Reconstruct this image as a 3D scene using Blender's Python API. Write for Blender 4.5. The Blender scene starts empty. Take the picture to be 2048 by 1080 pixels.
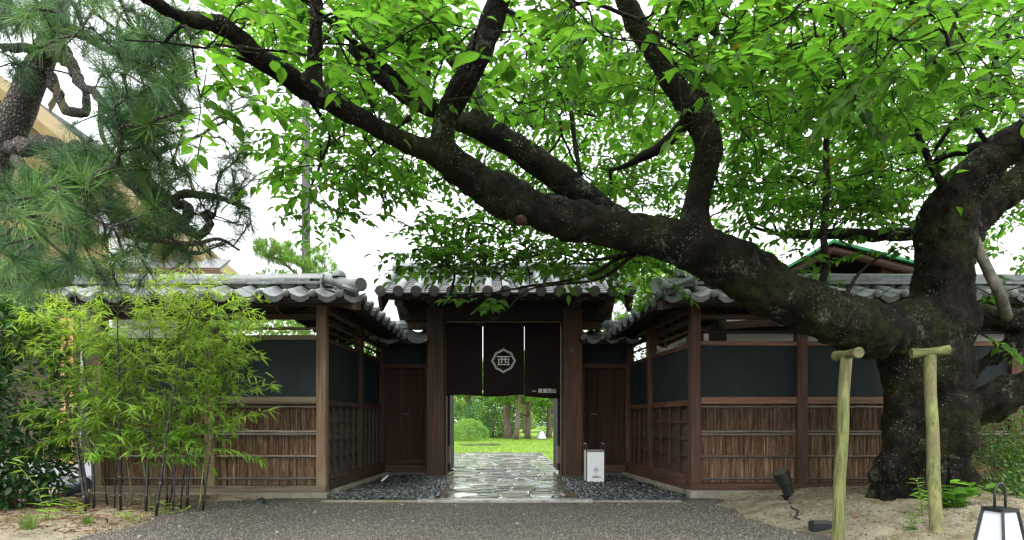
import bpy, bmesh, math, random
import numpy as np
from mathutils import Vector, Matrix, noise

random.seed(7)
rng = np.random.default_rng(7)
scene = bpy.context.scene
col = scene.collection

# ------------------------------------------------------------------ camera, world, sun, exposure
F = 1200.0            # focal length in photo pixels (photo 2048 x 1080)
CX, HY, EYE = 1005.0, 843.0, 0.88
cam_data = bpy.data.cameras.new("camera")
cam_data.sensor_width = 36.0
cam_data.lens = 36.0 * F / 2048.0
cam_data.shift_x = (1024.0 - CX) / 2048.0
cam_data.shift_y = (HY - 540.0) / 2048.0
cam_data.clip_start = 0.05
cam_data.clip_end = 600.0
cam = bpy.data.objects.new("camera", cam_data)
cam.location = (0, 0, EYE)
cam.rotation_euler = (math.radians(90), 0, 0)
col.objects.link(cam)
scene.camera = cam

SUN_EL, SUN_AZ = math.radians(58), math.radians(205)
world = bpy.data.worlds.new("World")
scene.world = world
world.use_nodes = True
wn = world.node_tree
wn.nodes.clear()
wo = wn.nodes.new("ShaderNodeOutputWorld")
bg = wn.nodes.new("ShaderNodeBackground")
sky = wn.nodes.new("ShaderNodeTexSky")
sky.sky_type = 'NISHITA'
sky.sun_disc = False
sky.sun_elevation = SUN_EL
sky.sun_rotation = SUN_AZ
sky.dust_density = 5.0
sky.air_density = 1.5
mx = wn.nodes.new("ShaderNodeMix")
mx.data_type = 'RGBA'
mx.inputs[0].default_value = 0.85           # even cloud deck over the sky
mx.inputs[7].default_value = (9.6, 9.7, 10.0, 1)
wn.links.new(sky.outputs[0], mx.inputs[6])
wn.links.new(mx.outputs[2], bg.inputs[0])
bg.inputs[1].default_value = 0.14
wn.links.new(bg.outputs[0], wo.inputs[0])

sun_data = bpy.data.lights.new("sun", 'SUN')
sun_data.energy = 1.5
sun_data.angle = math.radians(25)
sun_data.color = (1.0, 0.97, 0.92)
sun = bpy.data.objects.new("sun", sun_data)
sd = Vector((math.sin(SUN_AZ) * math.cos(SUN_EL), math.cos(SUN_AZ) * math.cos(SUN_EL), math.sin(SUN_EL)))
sun.rotation_euler = sd.to_track_quat('Z', 'Y').to_euler()
sun.location = (0, 0, 30)
col.objects.link(sun)

vs = scene.view_settings
vs.view_transform = 'Standard'
vs.look = 'None'
vs.exposure = 1.3
vs.gamma = 1.0
vs.use_curve_mapping = False
scene.cycles.max_bounces = 10
scene.cycles.diffuse_bounces = 6
scene.cycles.transmission_bounces = 6
scene.cycles.transparent_max_bounces = 8
scene.cycles.use_denoising = True

# ------------------------------------------------------------------ helpers
def P(px, py, Y):
    return Vector(((px - CX) / F * Y, Y, EYE + (HY - py) / F * Y))

def PX(px, Y):
    return (px - CX) / F * Y

WORLD_LOC = {}

def tag(o, label=None, cat=None, group=None, kind=None):
    if label: o['label'] = label
    if cat: o['category'] = cat
    if group: o['group'] = group
    if kind: o['kind'] = kind
    return o

def attach(o, parent):
    col.objects.link(o)
    if parent is not None:
        o.parent = parent
        o.matrix_parent_inverse = Matrix.Translation(-WORLD_LOC.get(parent.name, Vector((0, 0, 0))))
    return o

def thing(name, label, cat, loc=(0, 0, 0), group=None):
    o = bpy.data.objects.new(name, None)
    o.location = loc
    o.empty_display_size = 0.2
    col.objects.link(o)
    WORLD_LOC[o.name] = Vector(loc)
    return tag(o, label, cat, group)

def obj(name, me, m=None, parent=None):
    if isinstance(me, MB):
        me = me.mesh(name)
    o = bpy.data.objects.new(name, me)
    if m is not None and not me.materials:
        me.materials.append(m)
    return attach(o, parent)

def inst(name, me, M, parent=None):
    o = bpy.data.objects.new(name, me)
    o.matrix_basis = M
    if parent is not None:
        attach(o, parent)
    else:
        col.objects.link(o)
    return o

def np_mesh(name, V, faces, tint=None, uv=None, smooth=False):
    """V (n,3); faces (m,k) all with the same corner count; tint per vertex (n,3); uv per vertex (n,2)."""
    me = bpy.data.meshes.new(name)
    V = np.asarray(V, dtype=np.float32)
    faces = np.asarray(faces, dtype=np.int32)
    m, k = faces.shape
    me.vertices.add(len(V))
    me.vertices.foreach_set("co", V.ravel())
    me.loops.add(m * k)
    me.loops.foreach_set("vertex_index", faces.ravel())
    me.polygons.add(m)
    me.polygons.foreach_set("loop_start", np.arange(0, m * k, k, dtype=np.int32))
    me.polygons.foreach_set("loop_total", np.full(m, k, dtype=np.int32))
    me.update(calc_edges=True)
    if smooth:
        me.polygons.foreach_set("use_smooth", np.ones(m, dtype=bool))
    if tint is not None:
        a = me.attributes.new("tint", 'FLOAT_COLOR', 'POINT')
        c = np.ones((len(V), 4), dtype=np.float32)
        c[:, :3] = tint
        a.data.foreach_set("color", c.ravel())
    if uv is not None:
        l = me.uv_layers.new(name="UVMap")
        l.data.foreach_set("uv", np.asarray(uv, dtype=np.float32)[faces.ravel()].ravel())
    return me

class MB:
    """collects geometry for ONE mesh"""
    def __init__(s):
        s.v, s.f, s.t = [], [], []
    def add(s, verts, faces, tint=None):
        n = len(s.v)
        s.v += [tuple(p) for p in verts]
        s.f += [tuple(i + n for i in f) for f in faces]
        if tint is not None:
            s.t += [tint] * len(verts)
        return s
    def box(s, x0, x1, y0, y1, z0, z1, ch=0.0, fr=None, tint=None):
        lo, hi = (x0, y0, z0), (x1, y1, z1)
        size = [hi[i] - lo[i] for i in range(3)]
        if ch <= 0:
            vs_ = [(lo[0] if i & 1 == 0 else hi[0], lo[1] if i & 2 == 0 else hi[1], lo[2] if i & 4 == 0 else hi[2]) for i in range(8)]
            fs = [(0, 2, 3, 1), (4, 5, 7, 6), (0, 1, 5, 4), (2, 6, 7, 3), (0, 4, 6, 2), (1, 3, 7, 5)]
        else:
            a = size.index(max(size)); b, c = [i for i in range(3) if i != a]
            b0, b1, c0, c1 = lo[b], hi[b], lo[c], hi[c]
            ring = [(b0 + ch, c0), (b1 - ch, c0), (b1, c0 + ch), (b1, c1 - ch), (b1 - ch, c1), (b0 + ch, c1), (b0, c1 - ch), (b0, c0 + ch)]
            vs_, fs = [], []
            for e in (lo[a], hi[a]):
                for (p, q) in ring:
                    w = [0, 0, 0]; w[a] = e; w[b] = p; w[c] = q; vs_.append(tuple(w))
            for i in range(8):
                j = (i + 1) % 8; fs.append((i, j, 8 + j, 8 + i))
            fs += [tuple(range(7, -1, -1)), tuple(range(8, 16))]
        if fr is not None:
            O, u, n = fr
            vs_ = [(O.x + u.x * p[0] + n.x * p[1], O.y + u.y * p[0] + n.y * p[1], p[2] + u.z * p[0]) for p in vs_]
        return s.add(vs_, fs, tint)
    def prism(s, poly, d, tint=None):
        """poly: list of 3D points (planar), extruded by vector d"""
        n = len(poly); d = Vector(d)
        vs_ = [Vector(p) for p in poly] + [Vector(p) + d for p in poly]
        fs = [tuple(range(n - 1, -1, -1)), tuple(range(n, 2 * n))] + [(i, (i + 1) % n, n + (i + 1) % n, n + i) for i in range(n)]
        return s.add(vs_, fs, tint)
    def tube(s, pts, rad, seg=8, caps=True, tint=None, wob=0.0, squash=None):
        pts = [Vector(p) for p in pts]; n = len(pts)
        vs_, fs = [], []
        ref = None
        for i in range(n):
            t = (pts[min(i + 1, n - 1)] - pts[max(i - 1, 0)])
            if t.length < 1e-9: t = Vector((0, 0, 1))
            t.normalize()
            if ref is None:
                ref = Vector((0, 1, 0)) if abs(t.y) < 0.8 else Vector((1, 0, 0))
            ref = (ref - t * ref.dot(t))
            if ref.length < 1e-6: ref = t.orthogonal()
            ref.normalize()
            b = t.cross(ref)
            r = rad[i] if hasattr(rad, '__len__') else rad
            for k in range(seg):
                a = 2 * math.pi * k / seg
                rr = r * (1 + wob * random.uniform(-1, 1))
                vs_.append(pts[i] + ref * (math.cos(a) * rr) + b * (math.sin(a) * rr))
        for i in range(n - 1):
            for k in range(seg):
                k2 = (k + 1) % seg
                fs.append((i * seg + k, i * seg + k2, (i + 1) * seg + k2, (i + 1) * seg + k))
        if caps:
            fs.append(tuple(range(seg - 1, -1, -1)))
            fs.append(tuple(range((n - 1) * seg, n * seg)))
        return s.add(vs_, fs, tint)
    def mesh(s, name, smooth=False):
        me = bpy.data.meshes.new(name)
        me.from_pydata(s.v, [], s.f)
        if s.t and len(s.t) == len(s.v):
            a = me.attributes.new("tint", 'FLOAT_COLOR', 'POINT')
            c = np.ones((len(s.v), 4), dtype=np.float32); c[:, :3] = np.array(s.t)
            a.data.foreach_set("color", c.ravel())
        if smooth:
            me.polygons.foreach_set("use_smooth", np.ones(len(me.polygons), dtype=bool))
        me.update()
        return me

def smooth_mesh(mb, name, angle=None):
    me = mb.mesh(name, True)
    if angle:
        me.set_sharp_from_angle(angle=math.radians(angle))
    return me

def spline(pts, step=0.08):
    """Catmull-Rom through rows (x,y,z,r)"""
    A = [np.array(p, dtype=float) for p in pts]
    A = [2 * A[0] - A[1]] + A + [2 * A[-1] - A[-2]]
    out = []
    for i in range(1, len(A) - 2):
        p0, p1, p2, p3 = A[i - 1:i + 3]
        n = max(2, int(np.linalg.norm((p2 - p1)[:3]) / step))
        for k in range(n):
            t = k / n
            out.append(0.5 * ((2 * p1) + (-p0 + p2) * t + (2 * p0 - 5 * p1 + 4 * p2 - p3) * t * t + (-p0 + 3 * p1 - 3 * p2 + p3) * t ** 3))
    out.append(A[-2])
    return np.array(out)

def limb(rows, step=0.08):
    """rows of (px, py, Y, width in photo px) -> (n,4) of x,y,z,r"""
    return spline([(*P(a, b, Y), w * 0.5 * Y / F) for (a, b, Y, w) in rows], step)

# ------------------------------------------------------------------ materials
class NT:
    def __init__(s, name):
        s.m = bpy.data.materials.new(name); s.m.use_nodes = True
        s.t = s.m.node_tree; s.t.nodes.clear()
        s.out = s.t.nodes.new("ShaderNodeOutputMaterial")
    def n(s, kind, **kw):
        nd = s.t.nodes.new("ShaderNode" + kind)
        for k, v in kw.items(): setattr(nd, k, v)
        return nd
    def l(s, a, b): s.t.links.new(a, b)
    def coord(s, scale=(1, 1, 1), which="Object"):
        tc = s.n("TexCoord"); mp = s.n("Mapping")
        mp.inputs["Scale"].default_value = scale
        s.l(tc.outputs[which], mp.inputs["Vector"])
        return mp.outputs["Vector"]
    def noise(s, vec, scale, detail=4, rough=0.55, dist=0.0):
        nd = s.n("TexNoise"); s.l(vec, nd.inputs["Vector"])
        nd.inputs["Scale"].default_value = scale; nd.inputs["Detail"].default_value = detail
        nd.inputs["Roughness"].default_value = rough; nd.inputs["Distortion"].default_value = dist
        return nd.outputs["Fac"]
    def voro(s, vec, scale, feature='F1', out="Distance", rnd=1.0):
        nd = s.n("TexVoronoi", feature=feature); s.l(vec, nd.inputs["Vector"])
        nd.inputs["Scale"].default_value = scale; nd.inputs["Randomness"].default_value = rnd
        return nd.outputs[out]
    def ramp(s, fac, stops):
        r = s.n("ValToRGB"); e = r.color_ramp.elements
        while len(e) < len(stops): e.new(0.5)
        for el, (p, c) in zip(e, stops):
            el.position = p; el.color = (*c, 1) if len(c) == 3 else c
        s.l(fac, r.inputs[0]); return r.outputs[0]
    def step(s, fac, a, b):
        mr = s.n("MapRange"); s.l(fac, mr.inputs[0])
        mr.inputs[1].default_value = a; mr.inputs[2].default_value = b
        return mr.outputs[0]
    def mix(s, fac, a, b, blend='MIX'):
        nd = s.n("Mix", data_type='RGBA', blend_type=blend)
        if isinstance(fac, (int, float)): nd.inputs[0].default_value = fac
        else: s.l(fac, nd.inputs[0])
        for i, v in ((6, a), (7, b)):
            if isinstance(v, tuple): nd.inputs[i].default_value = (*v, 1) if len(v) == 3 else v
            else: s.l(v, nd.inputs[i])
        return nd.outputs[2]
    def math(s, op, a, b=0.0, clamp=False):
        nd = s.n("Math", operation=op, use_clamp=clamp)
        for i, v in ((0, a), (1, b)):
            if isinstance(v, (int, float)): nd.inputs[i].default_value = v
            else: s.l(v, nd.inputs[i])
        return nd.outputs[0]
    def bump(s, h, strength=0.5, dist=0.01, normal=None):
        b = s.n("Bump"); b.inputs["Strength"].default_value = strength; b.inputs["Distance"].default_value = dist
        s.l(h, b.inputs["Height"])
        if normal is not None: s.l(normal, b.inputs["Normal"])
        return b.outputs[0]
    def randv(s, lo=0.8, hi=1.2):
        oi = s.n("ObjectInfo")
        mr = s.n("MapRange"); s.l(oi.outputs["Random"], mr.inputs[0])
        mr.inputs[3].default_value = lo; mr.inputs[4].default_value = hi
        return mr.outputs[0]
    def scale_col(s, c, f):
        nd = s.n("VectorMath", operation='SCALE'); s.l(c, nd.inputs[0]); s.l(f, nd.inputs["Scale"])
        return nd.outputs[0]
    def tint(s, c):
        a = s.n("Attribute", attribute_name="tint")
        return s.mix(1.0, c, a.outputs["Color"], 'MULTIPLY')
    def pbr(s, base, rough=0.6, normal=None, spec=0.5, coat=0.0, metal=0.0):
        p = s.n("BsdfPrincipled")
        if isinstance(base, tuple): p.inputs["Base Color"].default_value = (*base, 1)
        else: s.l(base, p.inputs["Base Color"])
        if isinstance(rough, (int, float)): p.inputs["Roughness"].default_value = rough
        else: s.l(rough, p.inputs["Roughness"])
        p.inputs["Specular IOR Level"].default_value = spec
        p.inputs["Coat Weight"].default_value = coat
        p.inputs["Metallic"].default_value = metal
        if normal is not None: s.l(normal, p.inputs["Normal"])
        return p.outputs[0]
    def done(s, shader):
        s.l(shader, s.out.inputs[0]); return s.m

WOOD_K = {'blackened_wood': .55, 'dark_brown_wood': .85, 'red_brown_wood': .9, 'door_wood': .9, 'prop_wood': .8, 'siding_wood': .8, 'dark_siding_wood': .75, 'pale_red_wood': .85}
def wood(name, dark, light, stain=None, rough=0.6, fine=1.0, moss=None):
    """returns the material for grain along X, Y and Z"""
    k_ = WOOD_K.get(name, 1.0); dark = tuple(x * k_ for x in dark); light = tuple(x * k_ for x in light)
    res = {}
    for ax in 'xyz':
        q = NT(name + "_" + ax)
        sc = {'x': (1.6, 45, 45), 'y': (45, 1.6, 45), 'z': (45, 45, 1.6)}[ax]
        v = q.coord(sc)
        g = q.noise(v, fine, 6, 0.65, 0.6)
        v2 = q.coord({'x': (0.5, 8, 8), 'y': (8, 0.5, 8), 'z': (8, 8, 0.5)}[ax])
        g2 = q.noise(v2, fine, 3)
        c = q.ramp(g, [(0.3, dark), (0.72, light)])
        c2 = q.ramp(g2, [(0.3, (0.62, 0.6, 0.58)), (0.7, (1.15, 1.15, 1.15))])
        c = q.mix(1.0, c, c2, 'MULTIPLY')
        big = q.noise(q.coord(), 2.2, 5, 0.6)
        if stain:
            c = q.mix(q.step(big, 0.48, 0.72), c, stain)
        if moss:
            zz = q.n("SeparateXYZ"); tc = q.n("TexCoord"); q.l(tc.outputs["Object"], zz.inputs[0])
            f = q.math('ADD', q.math('MULTIPLY', zz.outputs[2], -1.1), q.math('MULTIPLY', q.noise(q.coord(), 6, 4), 1.1))
            c = q.mix(q.step(f, 0.1, 0.75), c, moss)
        v3 = q.coord({'x': (0.7, 26, 26), 'y': (26, 0.7, 26), 'z': (26, 26, 0.7)}[ax])
        crack = q.step(q.noise(v3, fine, 3, 0.5, 0.4), 0.60, 0.66)
        c = q.mix(q.math('MULTIPLY', crack, 0.6), c, tuple(x * 0.5 for x in dark))
        c = q.scale_col(c, q.randv(0.82, 1.18))
        res[ax] = q.done(q.pbr(c, rough, q.bump(q.math('SUBTRACT', g, crack), 0.45, 0.005)))
    return res

M = {}
W_TAN = wood("weathered_tan_wood", (0.085, 0.05, 0.027), (0.29, 0.195, 0.115), moss=(0.20, 0.18, 0.085))
W_RED = wood("red_brown_wood", (0.022, 0.009, 0.004), (0.18, 0.078, 0.036), rough=0.7)
W_ORG = wood("pale_red_wood", (0.075, 0.034, 0.019), (0.31, 0.165, 0.095), rough=0.7)
W_DRK = wood("dark_brown_wood", (0.014, 0.006, 0.003), (0.105, 0.050, 0.023), rough=0.75)
W_BLK = wood("blackened_wood", (0.005, 0.004, 0.003), (0.022, 0.014, 0.009), rough=0.8)
W_DOOR = wood("door_wood", (0.008, 0.003, 0.0015), (0.07, 0.022, 0.008), fine=0.6, rough=0.85)
W_SID = wood("siding_wood", (0.022, 0.010, 0.007), (0.13, 0.055, 0.034), stain=(0.04, 0.025, 0.02))
W_SIDL = wood("dark_siding_wood", (0.022, 0.015, 0.011), (0.11, 0.078, 0.055), stain=(0.03, 0.023, 0.018))
W_PROP = wood("prop_wood", (0.07, 0.078, 0.022), (0.36, 0.385, 0.13), stain=(0.15, 0.12, 0.07), rough=0.85, fine=0.8)
W_SIL = wood("sill_wood", (0.07, 0.05, 0.035), (0.20, 0.15, 0.10), stain=(0.12, 0.11, 0.055))
W_OCH = wood("ochre_wood", (0.30, 0.17, 0.05), (0.5, 0.31, 0.11))

q = NT("black_plaster"); v = q.coord()
c = q.ramp(q.noise(v, 3, 6, 0.6), [(0.3, (0.007, 0.012, 0.014)), (0.7, (0.0135, 0.021, 0.0245))])
c = q.mix(q.math('MULTIPLY', q.step(q.noise(q.coord((9, 9, .7)), 1, 5, 0.7), 0.5, 0.75), 0.55), c, (0.028, 0.036, 0.037))
c = q.mix(q.math('MULTIPLY', q.step(q.noise(v, 1.4, 6, 0.7), 0.5, 0.7), 0.4), c, (0.005, 0.007, 0.007))
M['plaster'] = q.done(q.pbr(c, 0.7, q.bump(q.noise(v, 160, 3), 0.15, 0.003), spec=0.25))

q = NT("roof_tile"); v = q.coord(); oi = q.n("ObjectInfo")
ad = q.n("VectorMath", operation='ADD'); q.l(v, ad.inputs[0])
sc_ = q.n("VectorMath", operation='SCALE'); sc_.inputs["Scale"].default_value = 1.0
q.l(oi.outputs["Location"], sc_.inputs[0]); q.l(sc_.outputs[0], ad.inputs[1]); v = ad.outputs[0]
n1 = q.noise(v, 9, 6, 0.65); n2 = q.noise(v, 60, 4)
c = q.ramp(n1, [(0.25, (0.065, 0.072, 0.074)), (0.5, (0.15, 0.166, 0.168)), (0.75, (0.235, 0.255, 0.257))])
c = q.mix(q.step(q.noise(v, 5, 5, 0.7), 0.6, 0.75), c, (0.09, 0.085, 0.065))
c = q.mix(q.step(n2, 0.66, 0.78), c, (0.05, 0.05, 0.045))
c = q.scale_col(c, q.randv(0.78, 1.15))
M['tile'] = q.done(q.pbr(c, q.math('ADD', q.math('MULTIPLY', n1, 0.3), 0.25), q.bump(n2, 0.2, 0.003)))

q = NT("dark_roof_tile"); v = q.coord()
n1 = q.noise(v, 8, 6, 0.65)
c = q.ramp(n1, [(0.3, (0.03, 0.032, 0.03)), (0.7, (0.115, 0.12, 0.115))])
c = q.mix(q.step(q.noise(v, 14, 5), 0.55, 0.7), c, (0.08, 0.085, 0.05))
c = q.scale_col(c, q.randv(0.75, 1.2))
M['tile_dark'] = q.done(q.pbr(c, 0.45, q.bump(q.noise(v, 60, 3), 0.2, 0.003)))

q = NT("brushwood"); v = q.coord((60, 60, 5))
g = q.noise(v, 1.0, 6, 0.7)
c = q.ramp(g, [(0.25, (0.025, 0.014, 0.008)), (0.5, (0.115, 0.075, 0.047)), (0.8, (0.30, 0.225, 0.16))])
c = q.tint(c)
zz = q.n("SeparateXYZ"); tc = q.n("TexCoord"); q.l(tc.outputs["Object"], zz.inputs[0])
f = q.math('ADD', q.math('MULTIPLY', zz.outputs[2], -1.0), q.math('MULTIPLY', q.noise(q.coord(), 5, 4), 0.9))
c = q.mix(q.math('MULTIPLY', q.step(f, -0.55, 0.15), 0.7), c, q.mix(1.0, c, (1.9, 2.0, 1.85), 'MULTIPLY'))   # lighter towards the foot
g2 = q.noise(q.coord((140, 140, 22)), 1.0, 4, 0.7)
c = q.mix(q.math('MULTIPLY', q.step(g2, 0.55, 0.75), 0.6), c, (0.03, 0.02, 0.014))
M['brush'] = q.done(q.pbr(c, 0.85, q.bump(q.math('ADD', g, g2), 0.7, 0.008), spec=0.2))

q = NT("split_bamboo"); v = q.coord((4, 60, 60))
c = q.ramp(q.noise(v, 1, 5, 0.6), [(0.3, (0.06, 0.05, 0.04)), (0.7, (0.22, 0.195, 0.16))])
c = q.scale_col(c, q.randv(0.6, 1.25))
M['bamboo_rail'] = q.done(q.pbr(c, 0.45))

q = NT("cherry_bark"); v = q.coord()
n1 = q.noise(v, 7, 8, 0.68, 0.4)
n3 = q.noise(v, 34, 6, 0.7)
c = q.ramp(n1, [(0.40, (0.0025, 0.002, 0.0015)), (0.57, (0.013, 0.010, 0.0075)), (0.80, (0.06, 0.046, 0.034))])
c = q.mix(q.math('MULTIPLY', q.step(n3, 0.52, 0.8), 0.45), c, (0.034, 0.026, 0.018))
moss = q.math('MULTIPLY', q.step(q.noise(v, 1.9, 5, 0.65), 0.46, 0.6), q.step(n3, 0.35, 0.6))
c = q.mix(q.math('MULTIPLY', moss, 0.8), c, (0.030, 0.038, 0.006))
patch = q.step(q.noise(v, 2.6, 5, 0.7), 0.5, 0.62)
vd = q.voro(v, 48); vd2 = q.voro(v, 25)
sp = q.math('MULTIPLY', q.math('LESS_THAN', q.math('ADD', vd, q.math('MULTIPLY', q.noise(v, 18, 4, 0.7), 0.55)), 0.46), patch)
c = q.mix(q.math('MULTIPLY', sp, 0.9), c, (0.36, 0.38, 0.33))
pl = q.math('MULTIPLY', q.step(q.noise(v, 4.0, 6, 0.75), 0.565, 0.655), q.step(n3, 0.44, 0.6))
c = q.mix(q.math('MULTIPLY', pl, 0.75), c, (0.17, 0.21, 0.14))
h = q.math('ADD', q.math('MULTIPLY', n1, 1.0), q.math('MULTIPLY', n3, 0.55))
M['bark'] = q.done(q.pbr(c, 0.8, q.bump(q.math('ADD', h, q.math('MULTIPLY', sp, 0.3)), 1.0, 0.06), spec=0.14))

q = NT("pine_bark"); v = q.coord((1, 1, 0.55))
v = q.mix(0.06, v, q.n('TexNoise').outputs['Color']); vd = q.voro(v, 46, 'DISTANCE_TO_EDGE'); n1 = q.noise(v, 40, 6, 0.7)
c = q.ramp(q.math('ADD', vd, q.math('MULTIPLY', n1, 0.22)), [(0.06, (0.02, 0.017, 0.015)), (0.2, (0.075, 0.066, 0.058)), (0.5, (0.17, 0.16, 0.145))])
M['pine_bark'] = q.done(q.pbr(c, 0.9, q.bump(q.math('ADD', q.step(vd, 0.0, 0.25), q.math('MULTIPLY', n1, 0.4)), 0.8, 0.02), spec=0.2))

q = NT("pale_trunk_bark"); v = q.coord((1, 1, 0.5))
c = q.ramp(q.noise(v, 14, 6, 0.7), [(0.3, (0.05, 0.035, 0.025)), (0.7, (0.21, 0.16, 0.12))])
M['trunk'] = q.done(q.pbr(c, 0.9, q.bump(q.noise(v, 25, 6), 0.6, 0.02)))
q = NT("pale_branch_bark"); v = q.coord((1, 1, 1))
c = q.ramp(q.noise(v, 12, 6, 0.7), [(0.35, (0.03, 0.028, 0.018)), (0.7, (0.14, 0.135, 0.095))])
M['pale_bark'] = q.done(q.pbr(c, 0.7, q.bump(q.noise(v, 40, 5), 0.4, 0.01)))

def leaf_mat(name, base, trans, tr=0.5, rough=0.4, veins=0.0, spec=0.5):
    q = NT(name)
    att = q.n("Attribute", attribute_name="tint").outputs["Color"]
    b = q.mix(1.0, att, base, 'MULTIPLY'); t = q.mix(1.0, att, trans, 'MULTIPLY')
    nor = None
    if veins:
        uv = q.n("TexCoord").outputs["UV"]
        sx = q.n("SeparateXYZ"); q.l(uv, sx.inputs[0])
        au = q.math('ABSOLUTE', q.math('SUBTRACT', sx.outputs[0], 0.5))
        mid = q.math('LESS_THAN', au, 0.022)
        fr = q.math('FRACT', q.math('SUBTRACT', q.math('MULTIPLY', sx.outputs[1], 10.0), q.math('MULTIPLY', au, 5.0)))
        side = q.math('LESS_THAN', q.math('ABSOLUTE', q.math('SUBTRACT', fr, 0.5)), 0.07)
        vn = q.math('MAXIMUM', mid, q.math('MULTIPLY', side, 0.6))
        t = q.mix(q.math('MULTIPLY', vn, 0.5), t, tuple(min(1, x * 1.8 + 0.05) for x in trans))
        b = q.mix(q.math('MULTIPLY', vn, 0.6), b, tuple(x * 1.7 + 0.02 for x in base))
        nor = q.bump(q.math('SUBTRACT', 1.0, q.math('ABSOLUTE', q.math('SUBTRACT', fr, 0.5))), 0.35, 0.01)
    p = q.pbr(b, rough, nor, spec)
    tl = q.n("BsdfTranslucent"); q.l(t, tl.inputs[0])
    ms = q.n("MixShader"); ms.inputs[0].default_value = tr
    q.l(p, ms.inputs[1]); q.l(tl.outputs[0], ms.inputs[2])
    return q.done(ms.outputs[0])

M['cherry_leaf'] = leaf_mat("cherry_leaf", (0.036, 0.098, 0.016), (0.108, 0.30, 0.018), 0.57, 0.36, 1.0, 0.25)
M['bamboo_leaf'] = leaf_mat("bamboo_leaf", (0.27, 0.42, 0.05), (0.52, 0.74, 0.07), 0.5, 0.45)
M['dark_leaf'] = leaf_mat("camellia_leaf", (0.03, 0.085, 0.024), (0.05, 0.16, 0.02), 0.3, 0.27)
M['shrub_leaf'] = leaf_mat("shrub_leaf", (0.06, 0.12, 0.03), (0.12, 0.26, 0.04), 0.35, 0.5)
M['tree_leaf'] = leaf_mat("garden_leaf", (0.10, 0.185, 0.045), (0.22, 0.40, 0.07), 0.45, 0.5)
M['needle'] = leaf_mat("pine_needle", (0.125, 0.235, 0.08), (0.20, 0.39, 0.10), 0.42, 0.35)
M['grass'] = leaf_mat("grass_blade", (0.15, 0.25, 0.03), (0.28, 0.45, 0.05), 0.4, 0.5)
M['dry_leaf'] = leaf_mat("dry_leaf", (0.22, 0.14, 0.08), (0.2, 0.1, 0.04), 0.2, 0.8)

q = NT("stone"); v = q.coord(); n1 = q.noise(v, 12, 6)
c = q.ramp(n1, [(0.3, (0.16, 0.15, 0.12)), (0.7, (0.30, 0.28, 0.22))])
c = q.mix(q.step(q.noise(v, 3, 5), 0.45, 0.7), c, (0.17, 0.165, 0.07))
M['footing'] = q.done(q.pbr(c, 0.85, q.bump(q.noise(v, 70, 5), 0.4, 0.006)))
q = NT("dark_stone"); v = q.coord()
c = q.ramp(q.noise(v, 20, 6), [(0.3, (0.035, 0.036, 0.03)), (0.7, (0.10, 0.10, 0.085))])
M['plinth'] = q.done(q.pbr(c, 0.5, q.bump(q.noise(v, 70, 5), 0.3, 0.005)))

q = NT("gravel_ground"); v = q.coord()
vc = q.voro(v, 105, 'F1', "Color"); vd = q.voro(v, 105)
hs = q.n("SeparateColor"); q.l(vc, hs.inputs[0])
c = q.ramp(hs.outputs[0], [(0.0, (0.07, 0.065, 0.056)), (0.5, (0.165, 0.154, 0.133)), (0.85, (0.25, 0.235, 0.205)), (1.0, (0.36, 0.34, 0.305))])
c = q.mix(q.math('MULTIPLY', q.step(vd, 0.35, 0.75), 0.8), c, (0.03, 0.026, 0.02))
big = q.noise(v, 0.9, 5, 0.6)
c = q.mix(q.step(big, 0.3, 0.75), c, q.mix(1.0, c, (0.62, 0.6, 0.55), 'MULTIPLY'))
mossn = q.math('MULTIPLY', q.step(q.noise(v, 1.7, 6, 0.7), 0.58, 0.7), 0.4)
c = q.mix(mossn, c, (0.06, 0.065, 0.022))
M['gravel'] = q.done(q.pbr(c, 0.8, q.bump(q.math('SUBTRACT', 1.0, vd), 0.9, 0.012), spec=0.35))

q = NT("gravel_stone"); oi = q.n("TexCoord")
c = q.tint(q.mix(0.0, (0.188, 0.175, 0.152), (0, 0, 0)))
M['gravel_stone'] = q.done(q.pbr(c, 0.7))
q = NT("wet_pebble")
c = q.tint(q.mix(0.0, (0.035, 0.037, 0.040), (0, 0, 0)))
M['pebble'] = q.done(q.pbr(c, 0.16, None, 0.6))

q = NT("sandy_soil"); v = q.coord()
n1 = q.noise(v, 5, 8, 0.7); n2 = q.noise(v, 120, 4, 0.7)
c = q.ramp(n1, [(0.28, (0.13, 0.112, 0.078)), (0.5, (0.30, 0.265, 0.19)), (0.75, (0.42, 0.375, 0.28))])
c = q.mix(q.step(n2, 0.56, 0.66), c, (0.07, 0.06, 0.045))
c = q.mix(q.math('MULTIPLY', q.step(q.noise(v, 1.3, 6, 0.7), 0.52, 0.68), 0.75), c, (0.10, 0.075, 0.04))
c = q.mix(q.math('MULTIPLY', q.step(q.noise(q.coord((1.1, 1.1, 1.1)), 2.1, 6, 0.75), 0.58, 0.68), 0.7), c, (0.13, 0.14, 0.03))
c = q.mix(q.math('MULTIPLY', q.step(q.noise(v, 26, 6, 0.75), 0.56, 0.66), 0.65), c, (0.055, 0.045, 0.03))
c = q.mix(q.math('MULTIPLY', q.step(q.noise(v, 60, 3, 0.7), 0.62, 0.7), 0.6), c, (0.5, 0.46, 0.37))
M['soil'] = q.done(q.pbr(c, 0.95, q.bump(q.math('ADD', n1, q.math('MULTIPLY', n2, 0.35)), 0.9, 0.03), spec=0.15))

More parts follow.
